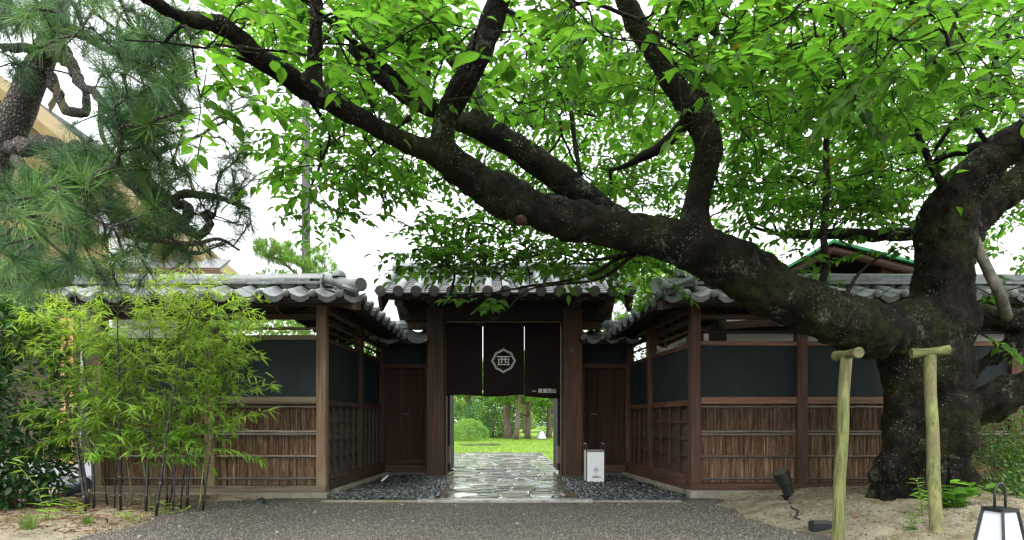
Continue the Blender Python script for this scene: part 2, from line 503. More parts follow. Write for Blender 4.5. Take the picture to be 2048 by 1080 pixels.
q = NT("wet_paving"); v = q.coord()
oi = q.n("ObjectInfo")
n1 = q.noise(v, 6, 6, 0.6)
c = q.ramp(n1, [(0.3, (0.055, 0.06, 0.055)), (0.7, (0.17, 0.17, 0.15))])
c = q.mix(q.step(oi.outputs["Random"], 0.5, 1.0), c, (0.20, 0.165, 0.10))
n2 = q.noise(q.coord((1, 1, 1)), 14, 4, 0.6)
M['paving'] = q.done(q.pbr(c, q.math('ADD', 0.05, q.math('MULTIPLY', q.step(n1, 0.45, 0.8), 0.15)), q.bump(n2, 0.5, 0.02), spec=0.7, coat=0.4))
q = NT("paving_joint"); M['joint'] = q.done(q.pbr((0.05, 0.055, 0.045), 0.3))
q = NT("curb_stone"); v = q.coord()
c = q.ramp(q.noise(v, 15, 5), [(0.3, (0.2, 0.19, 0.17)), (0.7, (0.42, 0.41, 0.38))])
M['curb'] = q.done(q.pbr(c, 0.25, q.bump(q.noise(v, 60, 4), 0.2, 0.004)))

q = NT("lawn"); v = q.coord()
c = q.ramp(q.noise(v, 1.2, 6, 0.65), [(0.3, (0.11, 0.20, 0.022)), (0.55, (0.18, 0.29, 0.04)), (0.75, (0.27, 0.33, 0.08))])
M['lawn'] = q.done(q.pbr(c, 0.9, q.bump(q.noise(v, 40, 4), 0.6, 0.03), spec=0.2))

q = NT("noren_cloth"); v = q.coord((1, 1, 1))
wv = q.noise(q.coord((300, 300, 300)), 1, 2)
c = q.ramp(q.noise(v, 4, 4), [(0.3, (0.011, 0.007, 0.007)), (0.7, (0.017, 0.011, 0.011))])
M['cloth'] = q.done(q.pbr(c, 0.9, q.bump(wv, 0.2, 0.002), spec=0.15))
q = NT("white_dye"); M['dye'] = q.done(q.pbr((0.75, 0.75, 0.73), 0.85))
q = NT("black_print"); M['print'] = q.done(q.pbr((0.02, 0.02, 0.02), 0.6))
q = NT("white_acrylic"); M['acrylic'] = q.done(q.pbr((0.80, 0.82, 0.83), 0.35))
q = NT("frosted_pane"); M['pane'] = q.done(q.pbr((0.62, 0.66, 0.72), 0.4))
q = NT("dark_metal"); v = q.coord()
c = q.ramp(q.noise(v, 30, 5), [(0.35, (0.005, 0.007, 0.0075)), (0.7, (0.016, 0.021, 0.021))])
M['metal'] = q.done(q.pbr(c, 0.4, None, 0.5))
q = NT("bluish_metal"); M['metal_blue'] = q.done(q.pbr((0.06, 0.085, 0.12), 0.35))
q = NT("silver_metal"); M['silver'] = q.done(q.pbr((0.55, 0.55, 0.53), 0.35, None, 0.5, 0, 0.6))
q = NT("white_paint"); v = q.coord()
M['white'] = q.done(q.pbr(q.ramp(q.noise(v, 4, 4), [(0.3, (0.66, 0.67, 0.68)), (0.7, (0.8, 0.8, 0.8))]), 0.6))
q = NT("cream_plaster"); v = q.coord()
M['cream'] = q.done(q.pbr(q.ramp(q.noise(v, 30, 5), [(0.3, (0.66, 0.66, 0.57)), (0.7, (0.76, 0.76, 0.68))]), 0.9, q.bump(q.noise(v, 200, 2), 0.3, 0.003)))
q = NT("yellow_plaster"); v = q.coord()
M['yellow'] = q.done(q.pbr(q.ramp(q.noise(v, 3, 5), [(0.3, (0.15, 0.11, 0.035)), (0.7, (0.21, 0.16, 0.06))]), 0.9))
q = NT("green_copper"); v = q.coord()
M['green'] = q.done(q.pbr(q.ramp(q.noise(v, 8, 4), [(0.3, (0.02, 0.25, 0.09)), (0.7, (0.05, 0.38, 0.15))]), 0.5))
q = NT("pole_steel"); v = q.coord()
M['pole'] = q.done(q.pbr(q.ramp(q.noise(v, 6, 4), [(0.3, (0.05, 0.042, 0.052)), (0.7, (0.08, 0.068, 0.08))]), 0.45))
q = NT("pebble_concrete"); v = q.coord(); vd = q.voro(v, 90)
c = q.ramp(vd, [(0.1, (0.46, 0.47, 0.52)), (0.6, (0.2, 0.2, 0.23))])
M['terrace'] = q.done(q.pbr(c, 0.6, q.bump(vd, 0.7, 0.01)))
q = NT("old_umber_wall"); v = q.coord()
M['umber'] = q.done(q.pbr(q.ramp(q.noise(v, 3, 5), [(0.3, (0.045, 0.04, 0.02)), (0.7, (0.075, 0.065, 0.033))]), 0.9))
q = NT("bamboo_culm"); v = q.coord((1, 1, 1))
c = q.tint(q.ramp(q.noise(v, 9, 4), [(0.35, (0.35, 0.35, 0.35)), (0.7, (1, 1, 1))]))
M['culm'] = q.done(q.pbr(c, 0.35))
q = NT("orange_dry_leaf"); M['orange'] = q.done(q.pbr((0.42, 0.12, 0.04), 0.7))

MATS = M
# ------------------------------------------------------------------ ground
def structure(o): o['kind'] = 'structure'; return o

g = MB(); g.box(-250, 250, -60, 400, -0.5, 0.0)
structure(obj("ground", g, M['gravel']))

def heightfield(name, x0, x1, y0, y1, step, hf, m, smooth=True):
    nx, ny = int((x1 - x0) / step) + 1, int((y1 - y0) / step) + 1
    xs, ys = np.linspace(x0, x1, nx), np.linspace(y0, y1, ny)
    V = [(x, y, hf(x, y)) for y in ys for x in xs]
    idx = np.arange(nx * ny).reshape(ny, nx)
    f = np.stack([idx[:-1, :-1], idx[:-1, 1:], idx[1:, 1:], idx[1:, :-1]], -1).reshape(-1, 4)
    return structure(obj(name, np_mesh(name, V, f, smooth=smooth), m))

def sm(t):
    t = max(0.0, min(1.0, t)); return t * t * (3 - 2 * t)

TRUNK = Vector((PX(1850, 5.75), 5.75, 0))
def soil_right(x, y):
    edge = 2.02 + 0.12 * math.sin(y * 2.1) + 0.10 * noise.noise((x * 2, y * 2, 3)) + max(0, (6.1 - y)) * 0.12
    d = x - edge
    if y > 6.62 and x < 2.4: d = min(d, (2.4 - 0.35) and (x - 1.93))
    z = -0.03 + 0.09 * sm(d / 0.8) + 0.06 * sm(d / 2.5)
    r = math.hypot(x - TRUNK.x, y - TRUNK.y)
    z += 0.11 * math.exp(-(r / 1.0) ** 2)
    z += 0.022 * noise.noise((x * 2.3, y * 2.3, 1)) + 0.010 * noise.noise((x * 8, y * 8, 5)) + 0.006 * noise.noise((x * 22, y * 22, 9))
    return z * (1 if d > -0.25 else 1) if d > -0.3 else -0.05
heightfield("soil_bed", 1.55, 10.5, 1.5, 6.985, 0.035, soil_right, M['soil'])

def soil_left(x, y):
    edge = -2.95 + 0.10 * math.sin(y * 2.7 + 1) + 0.14 * noise.noise((x * 2, y * 2, 7)) - max(0, (6.5 - y)) * 0.02
    if y > 6.55: edge = min(edge, -2.95) + (y - 6.55) * 1.6
    d = edge - x
    z = -0.03 + 0.075 * sm(d / 0.55) + 0.02 * sm(d / 2)
    z += 0.018 * noise.noise((x * 2.3, y * 2.3, 11)) + 0.010 * noise.noise((x * 8, y * 8, 15)) + 0.006 * noise.noise((x * 22, y * 22, 19))
    return z if d > -0.3 else -0.05
heightfield("soil_bed", -11, -2.0, 1.5, 7.35, 0.035, soil_left, M['soil'])

def lawn_h(x, y):
    return 0.012 + 0.0 * y + 0.35 * sm((y - 24) / 40) * sm((x + 30) / 40) * 0.5 + 0.03 * noise.noise((x * .3, y * .3, 2)) * sm((y - 14) / 6)
nx = heightfield("lawn", -40, 40, 10.6, 90, 0.8, lawn_h, M['lawn'])

# ------------------------------------------------------------------ stone path
def clip(poly, p, nrm):
    out = []
    for i in range(len(poly)):
        a, b = poly[i], poly[(i + 1) % len(poly)]
        da, db = (a[0] - p[0]) * nrm[0] + (a[1] - p[1]) * nrm[1], (b[0] - p[0]) * nrm[0] + (b[1] - p[1]) * nrm[1]
        if da <= 0: out.append(a)
        if da * db < 0:
            t = da / (da - db); out.append((a[0] + (b[0] - a[0]) * t, a[1] + (b[1] - a[1]) * t))
    return out

def voronoi(bound, sx, sy, gap):
    xs = [p[0] for p in bound]; ys = [p[1] for p in bound]
    x0, x1, y0, y1 = min(xs), max(xs), min(ys), max(ys)
    pts = []
    ny = max(1, round((y1 - y0) / sy)); nx_ = max(1, round((x1 - x0) / sx))
    for j in range(-1, ny + 1):
        for i in range(-1, nx_ + 1):
            pts.append((x0 + (i + .5 + random.uniform(-.42, .42) + (0.5 if j % 2 else 0) * .8) * sx, y0 + (j + .5 + random.uniform(-.42, .42)) * sy))
    cells = []
    for p in pts:
        poly = list(bound)
        for q_ in pts:
            if q_ is p: continue
            dx, dy = q_[0] - p[0], q_[1] - p[1]
            if abs(dx) > 3 * sx or abs(dy) > 3 * sy: continue
            l = math.hypot(dx, dy)
            mid = (p[0] + dx * (0.5) - dx / l * gap, p[1] + dy * 0.5 - dy / l * gap)
            poly = clip(poly, mid, (dx / l, dy / l))
            if len(poly) < 3: break
        if len(poly) >= 3: cells.append(poly)
    return cells

def stones(parent, cells, zt, name="paving_stone"):
    k = 0
    for poly in cells:
        A = 0.5 * abs(sum(poly[i][0] * poly[(i + 1) % len(poly)][1] - poly[(i + 1) % len(poly)][0] * poly[i][1] for i in range(len(poly))))
        if A < 0.004: continue
        cx = sum(p[0] for p in poly) / len(poly); cy = sum(p[1] for p in poly) / len(poly)
        z = zt + random.uniform(-.004, .004)
        tx, ty = random.uniform(-.022, .022), random.uniform(-.045, .03)
        n = len(poly); vs_ = []
        for s_, dz in ((1.0, -.045), (1.0, -.006), (0.93, 0.0)):
            for (x, y) in poly:
                xx, yy = cx + (x - cx) * s_, cy + (y - cy) * s_
                vs_.append((xx, yy, z + dz + (xx - cx) * tx + (yy - cy) * ty))
        vs_.append((cx, cy, z + 0.001))
        fs = []
        for r_ in range(2):
            for i in range(n):
                j = (i + 1) % n; fs.append((r_ * n + i, r_ * n + j, (r_ + 1) * n + j, (r_ + 1) * n + i))
        for i in range(n): fs.append((2 * n + i, 2 * n + (i + 1) % n, 3 * n))
        mb = MB(); mb.add(vs_, fs); obj(name, mb, M['paving'], parent); k += 1
    return k

path = MB(); path.box(-0.72, 0.86, 6.56, 9.14, -0.02, 0.012); path.box(-0.86, 0.92, 9.14, 10.6, -0.02, 0.012); path.box(-1.55, 1.05, 10.6, 16.4, -0.02, 0.03)
path_o = structure(obj("path", path, M['joint']))
stones(path_o, voronoi([(-0.71, 6.66), (0.85, 6.66), (0.84, 9.12), (-0.80, 9.12)], 0.34, 0.22, 0.005), 0.035)
stones(path_o, voronoi([(-0.86, 9.15), (0.90, 9.15), (1.0, 10.7), (1.05, 16.2), (-1.45, 16.3), (-1.5, 10.7), (-0.86, 10.6)], 0.5, 0.36, 0.01), 0.045)
kb = MB(); kb.box(-0.92, 0.98, 6.50, 6.645, -0.1, 0.03, 0.008)
obj("curb_strip", kb, M['curb'], path_o)
kb = MB(); kb.box(-1.98, -0.93, 6.53, 6.63, -0.1, 0.016, 0.008); obj("curb_strip", kb, M['footing'], path_o)
kb = MB(); kb.box(0.99, 1.95, 6.53, 6.63, -0.1, 0.016, 0.008); obj("curb_strip", kb, M['footing'], path_o)

# far stepping stone on the lawn
mb = MB(); mb.prism([(PX(985, 21) + a, 21.5 + b, 0.0) for a, b in ((-1.0, -.4), (0, -.5), (.3, 0), (.1, .5), (-.6, .5), (-1.2, 0.1))], (0, 0, 0.07))
tag(obj("stepping_stone", mb, M['paving']), "flat wet stone lying in the lawn beyond the path", "stone")

# ------------------------------------------------------------------ tiles
TW, TL = 0.284, 0.34
def tile_profile():
    pts = []
    for i in range(5):
        t = i / 4; pts.append((0.095 * t, 0.034 * math.sin(math.pi * t)))
    for i in range(1, 7):
        t = i / 6; pts.append((0.095 + 0.195 * t, -0.036 * math.sin(math.pi * t)))
    return pts
def pantile_mesh(eave):
    pr = tile_profile(); n = len(pr); th = 0.018
    mb = MB(); vs_ = []
    for y in (0.0, -TL):
        for (x, z) in pr: vs_.append((x, y, z))
    for y in (0.0, -TL):
        for (x, z) in pr: vs_.append((x, y, z - th))
    fs = []
    for i in range(n - 1):
        fs.append((i, n + i, n + i + 1, i + 1))
        fs.append((2 * n + i, 2 * n + i + 1, 3 * n + i + 1, 3 * n + i))
        fs.append((n + i, 3 * n + i, 3 * n + i + 1, n + i + 1))
        fs.append((i, i + 1, 2 * n + i + 1, 2 * n + i))
    mb.add(vs_, fs)
    if eave:
        # hanging lip under the trough
        lip = [(x, -TL - 0.004, z) for (x, z) in pr[4:]] + [(x, -TL - 0.004, z - 0.05 - 0.012 * math.sin(math.pi * (x - .095) / .195)) for (x, z) in reversed(pr[4:])]
        mb.prism(lip, (0, 0.02, 0))
        # rounded end boss
        cx, cz, r = 0.045, 0.0, 0.046
        rings = [(0.0, r * 0.9), (-.012, r), (-.026, r * 0.9), (-.037, r * .55)]
        vs_, fs = [], []
        for (dy, rr) in rings:
            for k in range(10):
                a = 2 * math.pi * k / 10; vs_.append((cx + rr * math.cos(a), -TL + dy + 0.01, cz + rr * math.sin(a)))
        vs_.append((cx, -TL - 0.032, cz))
        for j in range(3):
            for k in range(10): fs.append((j * 10 + k, j * 10 + (k + 1) % 10, (j + 1) * 10 + (k + 1) % 10, (j + 1) * 10 + k))
        for k in range(10): fs.append((30 + k, 30 + (k + 1) % 10, 40))
        mb.add(vs_, fs)
    me = smooth_mesh(mb, "pantile", 40)
    return me
def barrel_mesh(r, L, half=True, seg=8, disc=False, bulge=0.0):
    """half-round along -Y"""
    mb = MB(); vs_, fs = [], []
    a0 = 0 if half else 0
    for y, rr in ((0, r), (-L, r * (1 + bulge))):
        for k in range(seg + 1):
            a = math.pi * k / seg; vs_.append((rr * math.cos(a), y, rr * math.sin(a)))
    n = seg + 1
    for k in range(seg): fs.append((k, k + 1, n + k + 1, n + k))
    fs.append(tuple(range(n))); fs.append(tuple(range(2 * n - 1, n - 1, -1)))
    fs.append((0, n, 2 * n - 1, n - 1))
    mb.add(vs_, fs)
    if disc:
        mb.tube([(0, -L + .01, 0.005), (0, -L - .025, 0.005)], r * 1.12, 14)
        mb.tube([(0, -L - .024, 0.005), (0, -L - .032, 0.005)], r * 0.72, 12)
    return smooth_mesh(mb, "cover_tile", 40)

PAN, PAN_E = pantile_mesh(False), pantile_mesh(True)
for m_ in (PAN, PAN_E): m_.materials.append(M['tile'])
CAP = barrel_mesh(0.072, 0.285, seg=8); CAP.materials.append(M['tile'])
nb = MB(); nb.box(-0.105, 0.105, -0.283, 0, 0, 0.032, 0.004); NOSHI = nb.mesh("noshi"); NOSHI.materials.append(M['tile'])
nb = MB(); nb.box(-0.09, 0.09, -0.283, 0, 0, 0.032, 0.004); NOSHI2 = nb.mesh("noshi"); NOSHI2.materials.append(M['tile'])

def frame_matrix(o, x, y, z):
    m = Matrix.Identity(4)
    for i in range(3):
        m[i][0], m[i][1], m[i][2], m[i][3] = x[i], y[i], z[i], o[i]
    return m

def wall_roof(parent, A, B, nrm, sides=(1, -1), jitter=0.004, ridge=True, hip_end=False):
    """A,B: ridge line ends at the tile level of the eave reference (z of points = eave top level); nrm: horizontal unit to the front"""
    A, B, nrm = Vector(A), Vector(B), Vector(nrm)
    u = (B - A); L = u.length; u.normalize()
    drop, reach = 0.19, 0.55
    # sheathing with rafters: the roof part
    mb = MB()
    up = Vector((0, 0, 1))
    for sgn in sides:
        d = nrm * sgn
        e = d * (reach - 0.03); top = up * drop
        q4 = [A + top, B + top, B + e, A + e - (u * (reach - .03) if hip_end and sgn > 0 else u * 0)]
        q4 = [p - up * 0.05 for p in q4]
        mb.prism(q4, (0, 0, -0.022))
    roof = obj("roof", mb, W_DRK['x' if abs(u.x) > .7 else 'y'], parent)
    n = int(L / TW)
    w = L / n
    for sgn in sides:
        d = nrm * sgn
        sl = (d * reach - up * drop).normalized()            # down-slope
        ydir = -sl
        xdir = u if sgn > 0 else -u
        zdir = xdir.cross(ydir)
        if zdir.z < 0: xdir = -xdir; zdir = xdir.cross(ydir)
        fwd = xdir.dot(u) > 0
        extra = ([(-1, 1), (-2, 1)] if fwd else [(n, 1), (n + 1, 1)]) if hip_end and sgn > 0 else []
        for (i, c) in [(i, c) for i in range(n) for c in range(2)] + extra:
            if 1:
                start = A if fwd else B
                stub = hip_end and i in (-2, n + 1)
                base = start + xdir * (i * w) + (sl * .17 if stub else sl * 0) + up * (drop) + sl * (0.015 + c * 0.245) + zdir * (-0.012 + c * 0.0)
                tiltv = (sl + zdir * -0.0)
                Mx = frame_matrix(base + Vector((random.uniform(-1, 1), random.uniform(-1, 1), random.uniform(-1, 1))) * jitter + zdir * 0.0, xdir * (w / 0.29 * 1.03), (ydir + zdir * -0.055).normalized() * (.5 if stub else 1), zdir)
                inst("tile", PAN_E if c else PAN, Mx, roof)
        # eave board and rafters
        mb = MB()
        f = A + d * (reach - 0.06) - up * 0.055 - (u * (reach - .06) if hip_end and sgn > 0 else u * 0); f2 = B + d * (reach - 0.06) - up * 0.055
        mb.prism([f, f2, f2 - up * 0.05, f - up * 0.05], d * 0.025)
        obj("eave_board", mb, W_BLK['x' if abs(u.x) > .7 else 'y'], parent)
        k = max(2, int(L / 0.32))
        for i in range(k):
            p = A + u * ((i + .5) / k * L) + up * (drop - 0.08)
            e = p + d * (reach - 0.08) - up * (drop - 0.005)
            mb = MB(); s_ = u * 0.02
            mb.prism([p - s_, p + s_, p + s_ - up * 0.045, p - s_ - up * 0.045], e - p)
            obj("rafter", mb, W_BLK['y' if abs(u.x) > .7 else 'x'], parent)
    if ridge:
        k = max(1, round(L / 0.285)); st = L / k
        z0 = drop + 0.005
        for i in range(k):
            o = A + u * (i * st)
            xd = up.cross(u)
            for me, dz, sh in ((NOSHI, 0.0, 0), (NOSHI2, 0.036, 0.5), (CAP, 0.070, 0)):
                oo = o + up * (z0 + dz) + u * (st * sh if i < k - 1 else 0)
                j = Vector((0, 0, random.uniform(-1, 1) * .003))
                inst("ridge_tile" if me is CAP else "flat_tile", me, frame_matrix(oo + j, -xd, -u * (st / 0.285 * (0.995)), up), roof)
    return roof

# ------------------------------------------------------------------ brushwood infill
def brushwood(fr, a0, a1, z0, z1):
    mb = MB(); O, u, n = fr
    tiers = [(z0, z0 + (z1 - z0) * .36), (z0 + (z1 - z0) * .34, z0 + (z1 - z0) * .70), (z0 + (z1 - z0) * .68, z1)]
    for ti, (ta, tb) in enumerate(tiers):
        a = a0
        while a < a1:
            w = random.uniform(0.007, 0.016)
            dark = random.random()
            f = 0.62 + 0.75 * random.random() ** 1.3
            if dark < .07: f *= 0.45
            tn = (f * random.uniform(.9, 1.15), f * random.uniform(.88, 1.05), f * random.uniform(.85, 1.05))
            dpt = random.uniform(0.006, 0.016) + ti * 0.006
            za, zb = ta - random.uniform(0, .012) * (ti > 0), tb + .01 * (ti < 2)
            vs_ = []; rows = 4
            off = random.uniform(-.004, .004)
            for r_ in range(rows):
                z = za + (zb - za) * r_ / (rows - 1)
                dx = random.uniform(-.0015, .0015)
                for (p, dd) in ((-.5, 0.0), (-.15, 1.0), (.25, .9), (.5, 0.0)):
                    aa = a + w * (.5 + p * 1.1) + dx; bb = -0.02 + dpt * dd * random.uniform(.7, 1.2)
                    vs_.append((O.x + u.x * aa + n.x * bb, O.y + u.y * aa + n.y * bb, z))
            fs = [(r_ * 4 + i, r_ * 4 + i + 1, r_ * 4 + i + 5, r_ * 4 + i + 4) for r_ in range(rows - 1) for i in range(3)]
            mb.add(vs_, fs, tn)
            a += w * 0.72
    return mb

def along(fr, a0, a1, b, z, r, name, parent, m, squash=0.6):
    """half-round bamboo batten"""
    mb = MB(); O, u, n = fr
    k = 9; pts, rad = [], []
    for i in range(k + 1):
        a = a0 + (a1 - a0) * i / k
        pts.append(O + u * a + n * (b) + Vector((0, 0, z + random.uniform(-.003, .003)))); rad.append(r * (1 + 0.10 * (i % 3 == 0)))
    mb.tube(pts, rad, 7)
    return obj(name, smooth_mesh(mb, name, 50), m, parent)

def gaxis(u): return 'x' if abs(u.x) > .7 else 'y'

Z_SILL0, Z_SILL1, Z_MID0, Z_MID1, Z_PT, Z_RAIL, Z_TOP0, Z_TOP1 = 0.09, 0.165, 1.085, 1.165, 1.83, 1.885, 2.07, 2.13

def wall_front(name, label, O, ux, posts, woodp, woodr, foot_top, sill_top, dz):
    Z_PT, Z_RAIL = 1.83 - dz, 1.885 - dz
    t = thing(name, label, "wall", (O[0], O[1], 0))
    u = Vector((ux, 0, 0)); n = Vector((0, -1, 0)); fr = (Vector(O), u, n)
    def beam(nm, a0, a1, b0, b1, z0, z1, w, ch=.004):
        mb = MB(); mb.box(a0, a1, b0, b1, z0, z1, ch, fr)
        size = [a1 - a0, b1 - b0, z1 - z0]; ax = ['x', 'y', 'z'][size.index(max(size))]
        return obj(nm, mb, w[ax], t)
    L = posts[-1]
    mb = MB()
    a = -0.08
    while a < L + .1:
        w = min(random.uniform(.9, 1.4), L + .1 - a)
        mb.box(a, a + w - .004, -.12, .10, -0.15, foot_top, .008, fr); a += w
    obj("footing", mb, M['footing'], t)
    beam("sill", -0.06, L + .06, -.06, .085, foot_top + .001, sill_top, W_SIL if ux < 0 else W_RED)
    for a in posts:
        beam("post", a - .058, a + .058, -.055, .062, sill_top + .001, Z_TOP1 + .10, woodp, .006)
    beam("top_plate", -0.25 if ux < 0 else -0.25, L + .1, -.05, .05, Z_TOP1 + .101, Z_TOP1 + .20, W_DRK)
    for i in range(len(posts) - 1):
        a0, a1 = posts[i] + .058, posts[i + 1] - .058
        beam("rail", a0, a1, -.04, .045, Z_MID0, Z_MID1, woodr)
        beam("rail", a0, a1, -.035, .035, Z_PT, Z_RAIL, woodr)
        beam("rail", a0, a1, -.03, .03, Z_TOP0, Z_TOP1, W_DRK)
        mb = MB(); mb.tube([fr[0] + u * a0 + Vector((0, 0, 1.965 - dz * .6)), fr[0] + u * a1 + Vector((0, 0, 1.96 - dz * .6))], 0.017, 8)
        obj("crossbar", smooth_mesh(mb, "crossbar", 50), woodr['x'] if dz == 0 else W_BLK['x'], t)
        mb = MB(); mb.box(a0, a1, -.02, .012, Z_MID1, Z_PT, 0, fr)
        obj("plaster_panel", mb, M['plaster'], t)
        mb = MB(); mb.box(a0, a1, -.04, -.022, sill_top, Z_MID0, 0, fr); obj("backing_board", mb, W_BLK['z'], t)
        bw = obj("brushwood", brushwood(fr, a0, a1, sill_top + .005, Z_MID0 - .002), M['brush'], t); bw['kind'] = 'stuff'
        for z, r in ((1.052, .013), (0.762, .014), (0.730, .014), (0.475, .012), (0.215, .012)):
            along(fr, a0 + .002, a1 - .002, 0.008, z + (0.0), r, "bamboo_rail", t, M['bamboo_rail'])
    return t, fr

# left front wall
left_posts = [0, 1.29, 2.60]
lw, lfr = wall_front("garden_wall", "timber wall of black plaster and brushwood standing behind the bamboo", (-2.10, 7.0, 0), -1, left_posts, W_TAN, W_SIL, 0.06, 0.135, 0.0)
rw, rfr = wall_front("garden_wall", "timber wall of black plaster and brushwood behind the thick cherry trunk", (2.24, 7.0, 0), 1, [0, 1.235, 2.47, 3.71, 4.95, 6.2], W_RED, W_ORG, 0.085, 0.165, 0.07)

ZE = 2.265
wall_roof(lw, (-2.08, 7.0, ZE), (-4.95, 7.0, ZE), (0, -1, 0), hip_end=True)
wall_roof(rw, (2.22, 7.0, ZE), (8.65, 7.0, ZE), (0, -1, 0), hip_end=True)

# receding walls
def wall_wing(name, label, x0, x1, mid, nx_, woodp, side_wood, rows, colsn):
    Z_PT, Z_RAIL = (1.83, 1.885) if nx_ > 0 else (1.77, 1.825)
    A, B = Vector((x0, 7.0, 0)), Vector((x1, 9.5, 0))
    u = (B - A).normalized(); L = (B - A).length
    n = Vector((u.y * nx_, -u.x * nx_, 0))
    fr = (A, u, n); t = thing(name, label, "wall", (x0, 7.0, 0))
    def beam(nm, a0, a1, b0, b1, z0, z1, w, ch=.004):
        mb = MB(); mb.box(a0, a1, b0, b1, z0, z1, ch, fr)
        size = [a1 - a0, b1 - b0, z1 - z0]; ax = ['y', 'x', 'z'][size.index(max(size))]
        return obj(nm, mb, w[ax], t)
    mb = MB(); a = .13
    while a < L:
        w = min(random.uniform(.7, 1.1), L - a); mb.box(a, a + w - .004, -.1, .14, -.15, .085, .008, fr); a += w
    obj("footing", mb, M['footing'], t)
    s0 = .062
    beam("sill", s0, L, -.05, .10, .087, .19, woodp)
    beam("sill", s0, L, -.045, .075, .192, .25, woodp)
    for a in (mid, L - .04):
        beam("post", a - .05, a + .05, -.05, .058, .25, Z_TOP1 + .05, woodp, .006)
    beam("top_plate", s0, L, -.05, .05, Z_TOP1 + .051, Z_TOP1 + .14, W_DRK)
    spans = [(s0, mid - .05), (mid + .05, L - .09)]
    for (a0, a1) in spans:
        beam("rail", a0, a1, -.04, .05, Z_MID0 - .02, Z_MID1 - .03, woodp)
        beam("rail", a0, a1, -.03, .03, Z_PT - .02, Z_RAIL - .02, woodp)
        beam("rail", a0, a1, -.03, .03, Z_TOP0 - .03, Z_TOP1 - .03, W_DRK)
        mb = MB(); mb.tube([A + u * a0 + Vector((0, 0, 1.955)), A + u * a1 + Vector((0, 0, 1.95))], 0.016, 7)
        obj("crossbar", smooth_mesh(mb, "crossbar", 50), woodp['y'], t)
        mb = MB(); mb.box(a0, a1, -.02, .012, Z_MID1 - .03, Z_PT - .02, 0, fr); obj("plaster_panel", mb, M['plaster'], t)
        mb = MB(); mb.box(a0, a1, -.05, -.032, .25, Z_MID0 - .02, 0, fr); obj("backing_board", mb, W_BLK['y'], t)
        zb, zt = .25, Z_MID0 - .02
        hh = (zt - zb) / rows
        for r_ in range(rows):
            # each lapped board leans out at its foot
            z0, z1 = zb + r_ * hh, zb + (r_ + 1) * hh + .012
            z1 = min(z1, zt)
            prof = [(-.03, z1), (-.016, z1), (0.014, z0), (-.004, z0)]
            mb = MB(); mb.prism([A + u * (a0 + .001) + n * b + Vector((0, 0, z)) for (b, z) in prof], u * (a1 - a0 - .002))
            obj("plank", mb, side_wood['y'], t)
        for c in range(1, colsn):
            a = a0 + (a1 - a0) * c / colsn
            beam("batten", a - .012, a + .012, .002, .034, zb, zt, side_wood, .003)
        beam("batten", a0, a0 + .02, .001, .028, zb, zt, side_wood, .003)
        beam("batten", a1 - .02, a1, .001, .028, zb, zt, side_wood, .003)
    return t, fr, L
ll, llf, LL = wall_wing("garden_wall", "receding side wall with dark lapped boards left of the hanging curtain", -2.10, -1.93, 1.38, 1, W_DRK, W_SIDL, 4, 5)
rl, rlf, RL = wall_wing("garden_wall", "receding side wall with reddish lapped boards right of the white box sign", 2.24, 2.01, 1.45, -1, W_RED, W_SID, 4, 4)
wall_roof(ll, (-2.10, 7.0, ZE), (-2.0, 9.6, ZE - .10), Vector((1, -.05, 0)).normalized(), hip_end=True)
wall_roof(rl, (2.24, 7.0, ZE), (2.06, 9.6, ZE - .10), Vector((-1, -.07, 0)).normalized(), hip_end=True)

# hip corner pieces
def hip(parent, cx, cy, sgn):
    mb = MB(); pts = []
    d = Vector((sgn, -1, 0)).normalized()
    for i in range(7):
        t_ = i / 6
        pts.append(Vector((cx, cy, ZE + .24)) + d * (0.10 + .70 * t_) + Vector((0, 0, -.235 * t_ + .05 * max(0, t_ - .7) / .3 + 0.03)))
    mb.tube(pts, [.06, .062, .064, .066, .068, .072, .076], 12)
    obj("hip_tile", smooth_mesh(mb, "hip_tile", 50), M['tile'], parent)
    mb = MB(); p = Vector((cx, cy, ZE + .30)) + d * .12
    vs_, fs = [], []
    for j in range(5):
        ph = math.pi / 2 * j / 4
        for k in range(12):
            a = 2 * math.pi * k / 12; vs_.append((p.x + d.x * .22 + .085 * math.cos(ph) * math.cos(a), p.y + d.y * .22 + .085 * math.cos(ph) * math.sin(a), p.z - .06 + .085 * math.sin(ph)))
    for j in range(4):
        for k in range(12): fs.append((j * 12 + k, j * 12 + (k + 1) % 12, (j + 1) * 12 + (k + 1) % 12, (j + 1) * 12 + k))
    mb.add(vs_, fs)
    obj("ridge_end_tile", smooth_mesh(mb, "ridge_end_tile", 60), M['tile'], parent)
    # triangular verge face closing the ridge stack
    mb = MB(); mb.box(cx - .02 * sgn if sgn > 0 else cx, cx if sgn > 0 else cx + .02, cy - .1, cy + .1, ZE + .15, ZE + .27); obj("ridge_end_tile", mb, M['tile'], parent)
    # diagonal hip rafter
    mb = MB(); a = Vector((cx, cy, ZE + .06)); b = a + d * .74 + Vector((0, 0, -.15)); s_ = d.cross(Vector((0, 0, 1))) * .03
    mb.prism([a - s_, a + s_, a + s_ - Vector((0, 0, .09)), a - s_ - Vector((0, 0, .09))], b - a)
    obj("hip_rafter", mb, W_DRK['x'], parent)
hip(lw, -2.08, 7.0, 1)
hip(rw, 2.22, 7.0, -1)

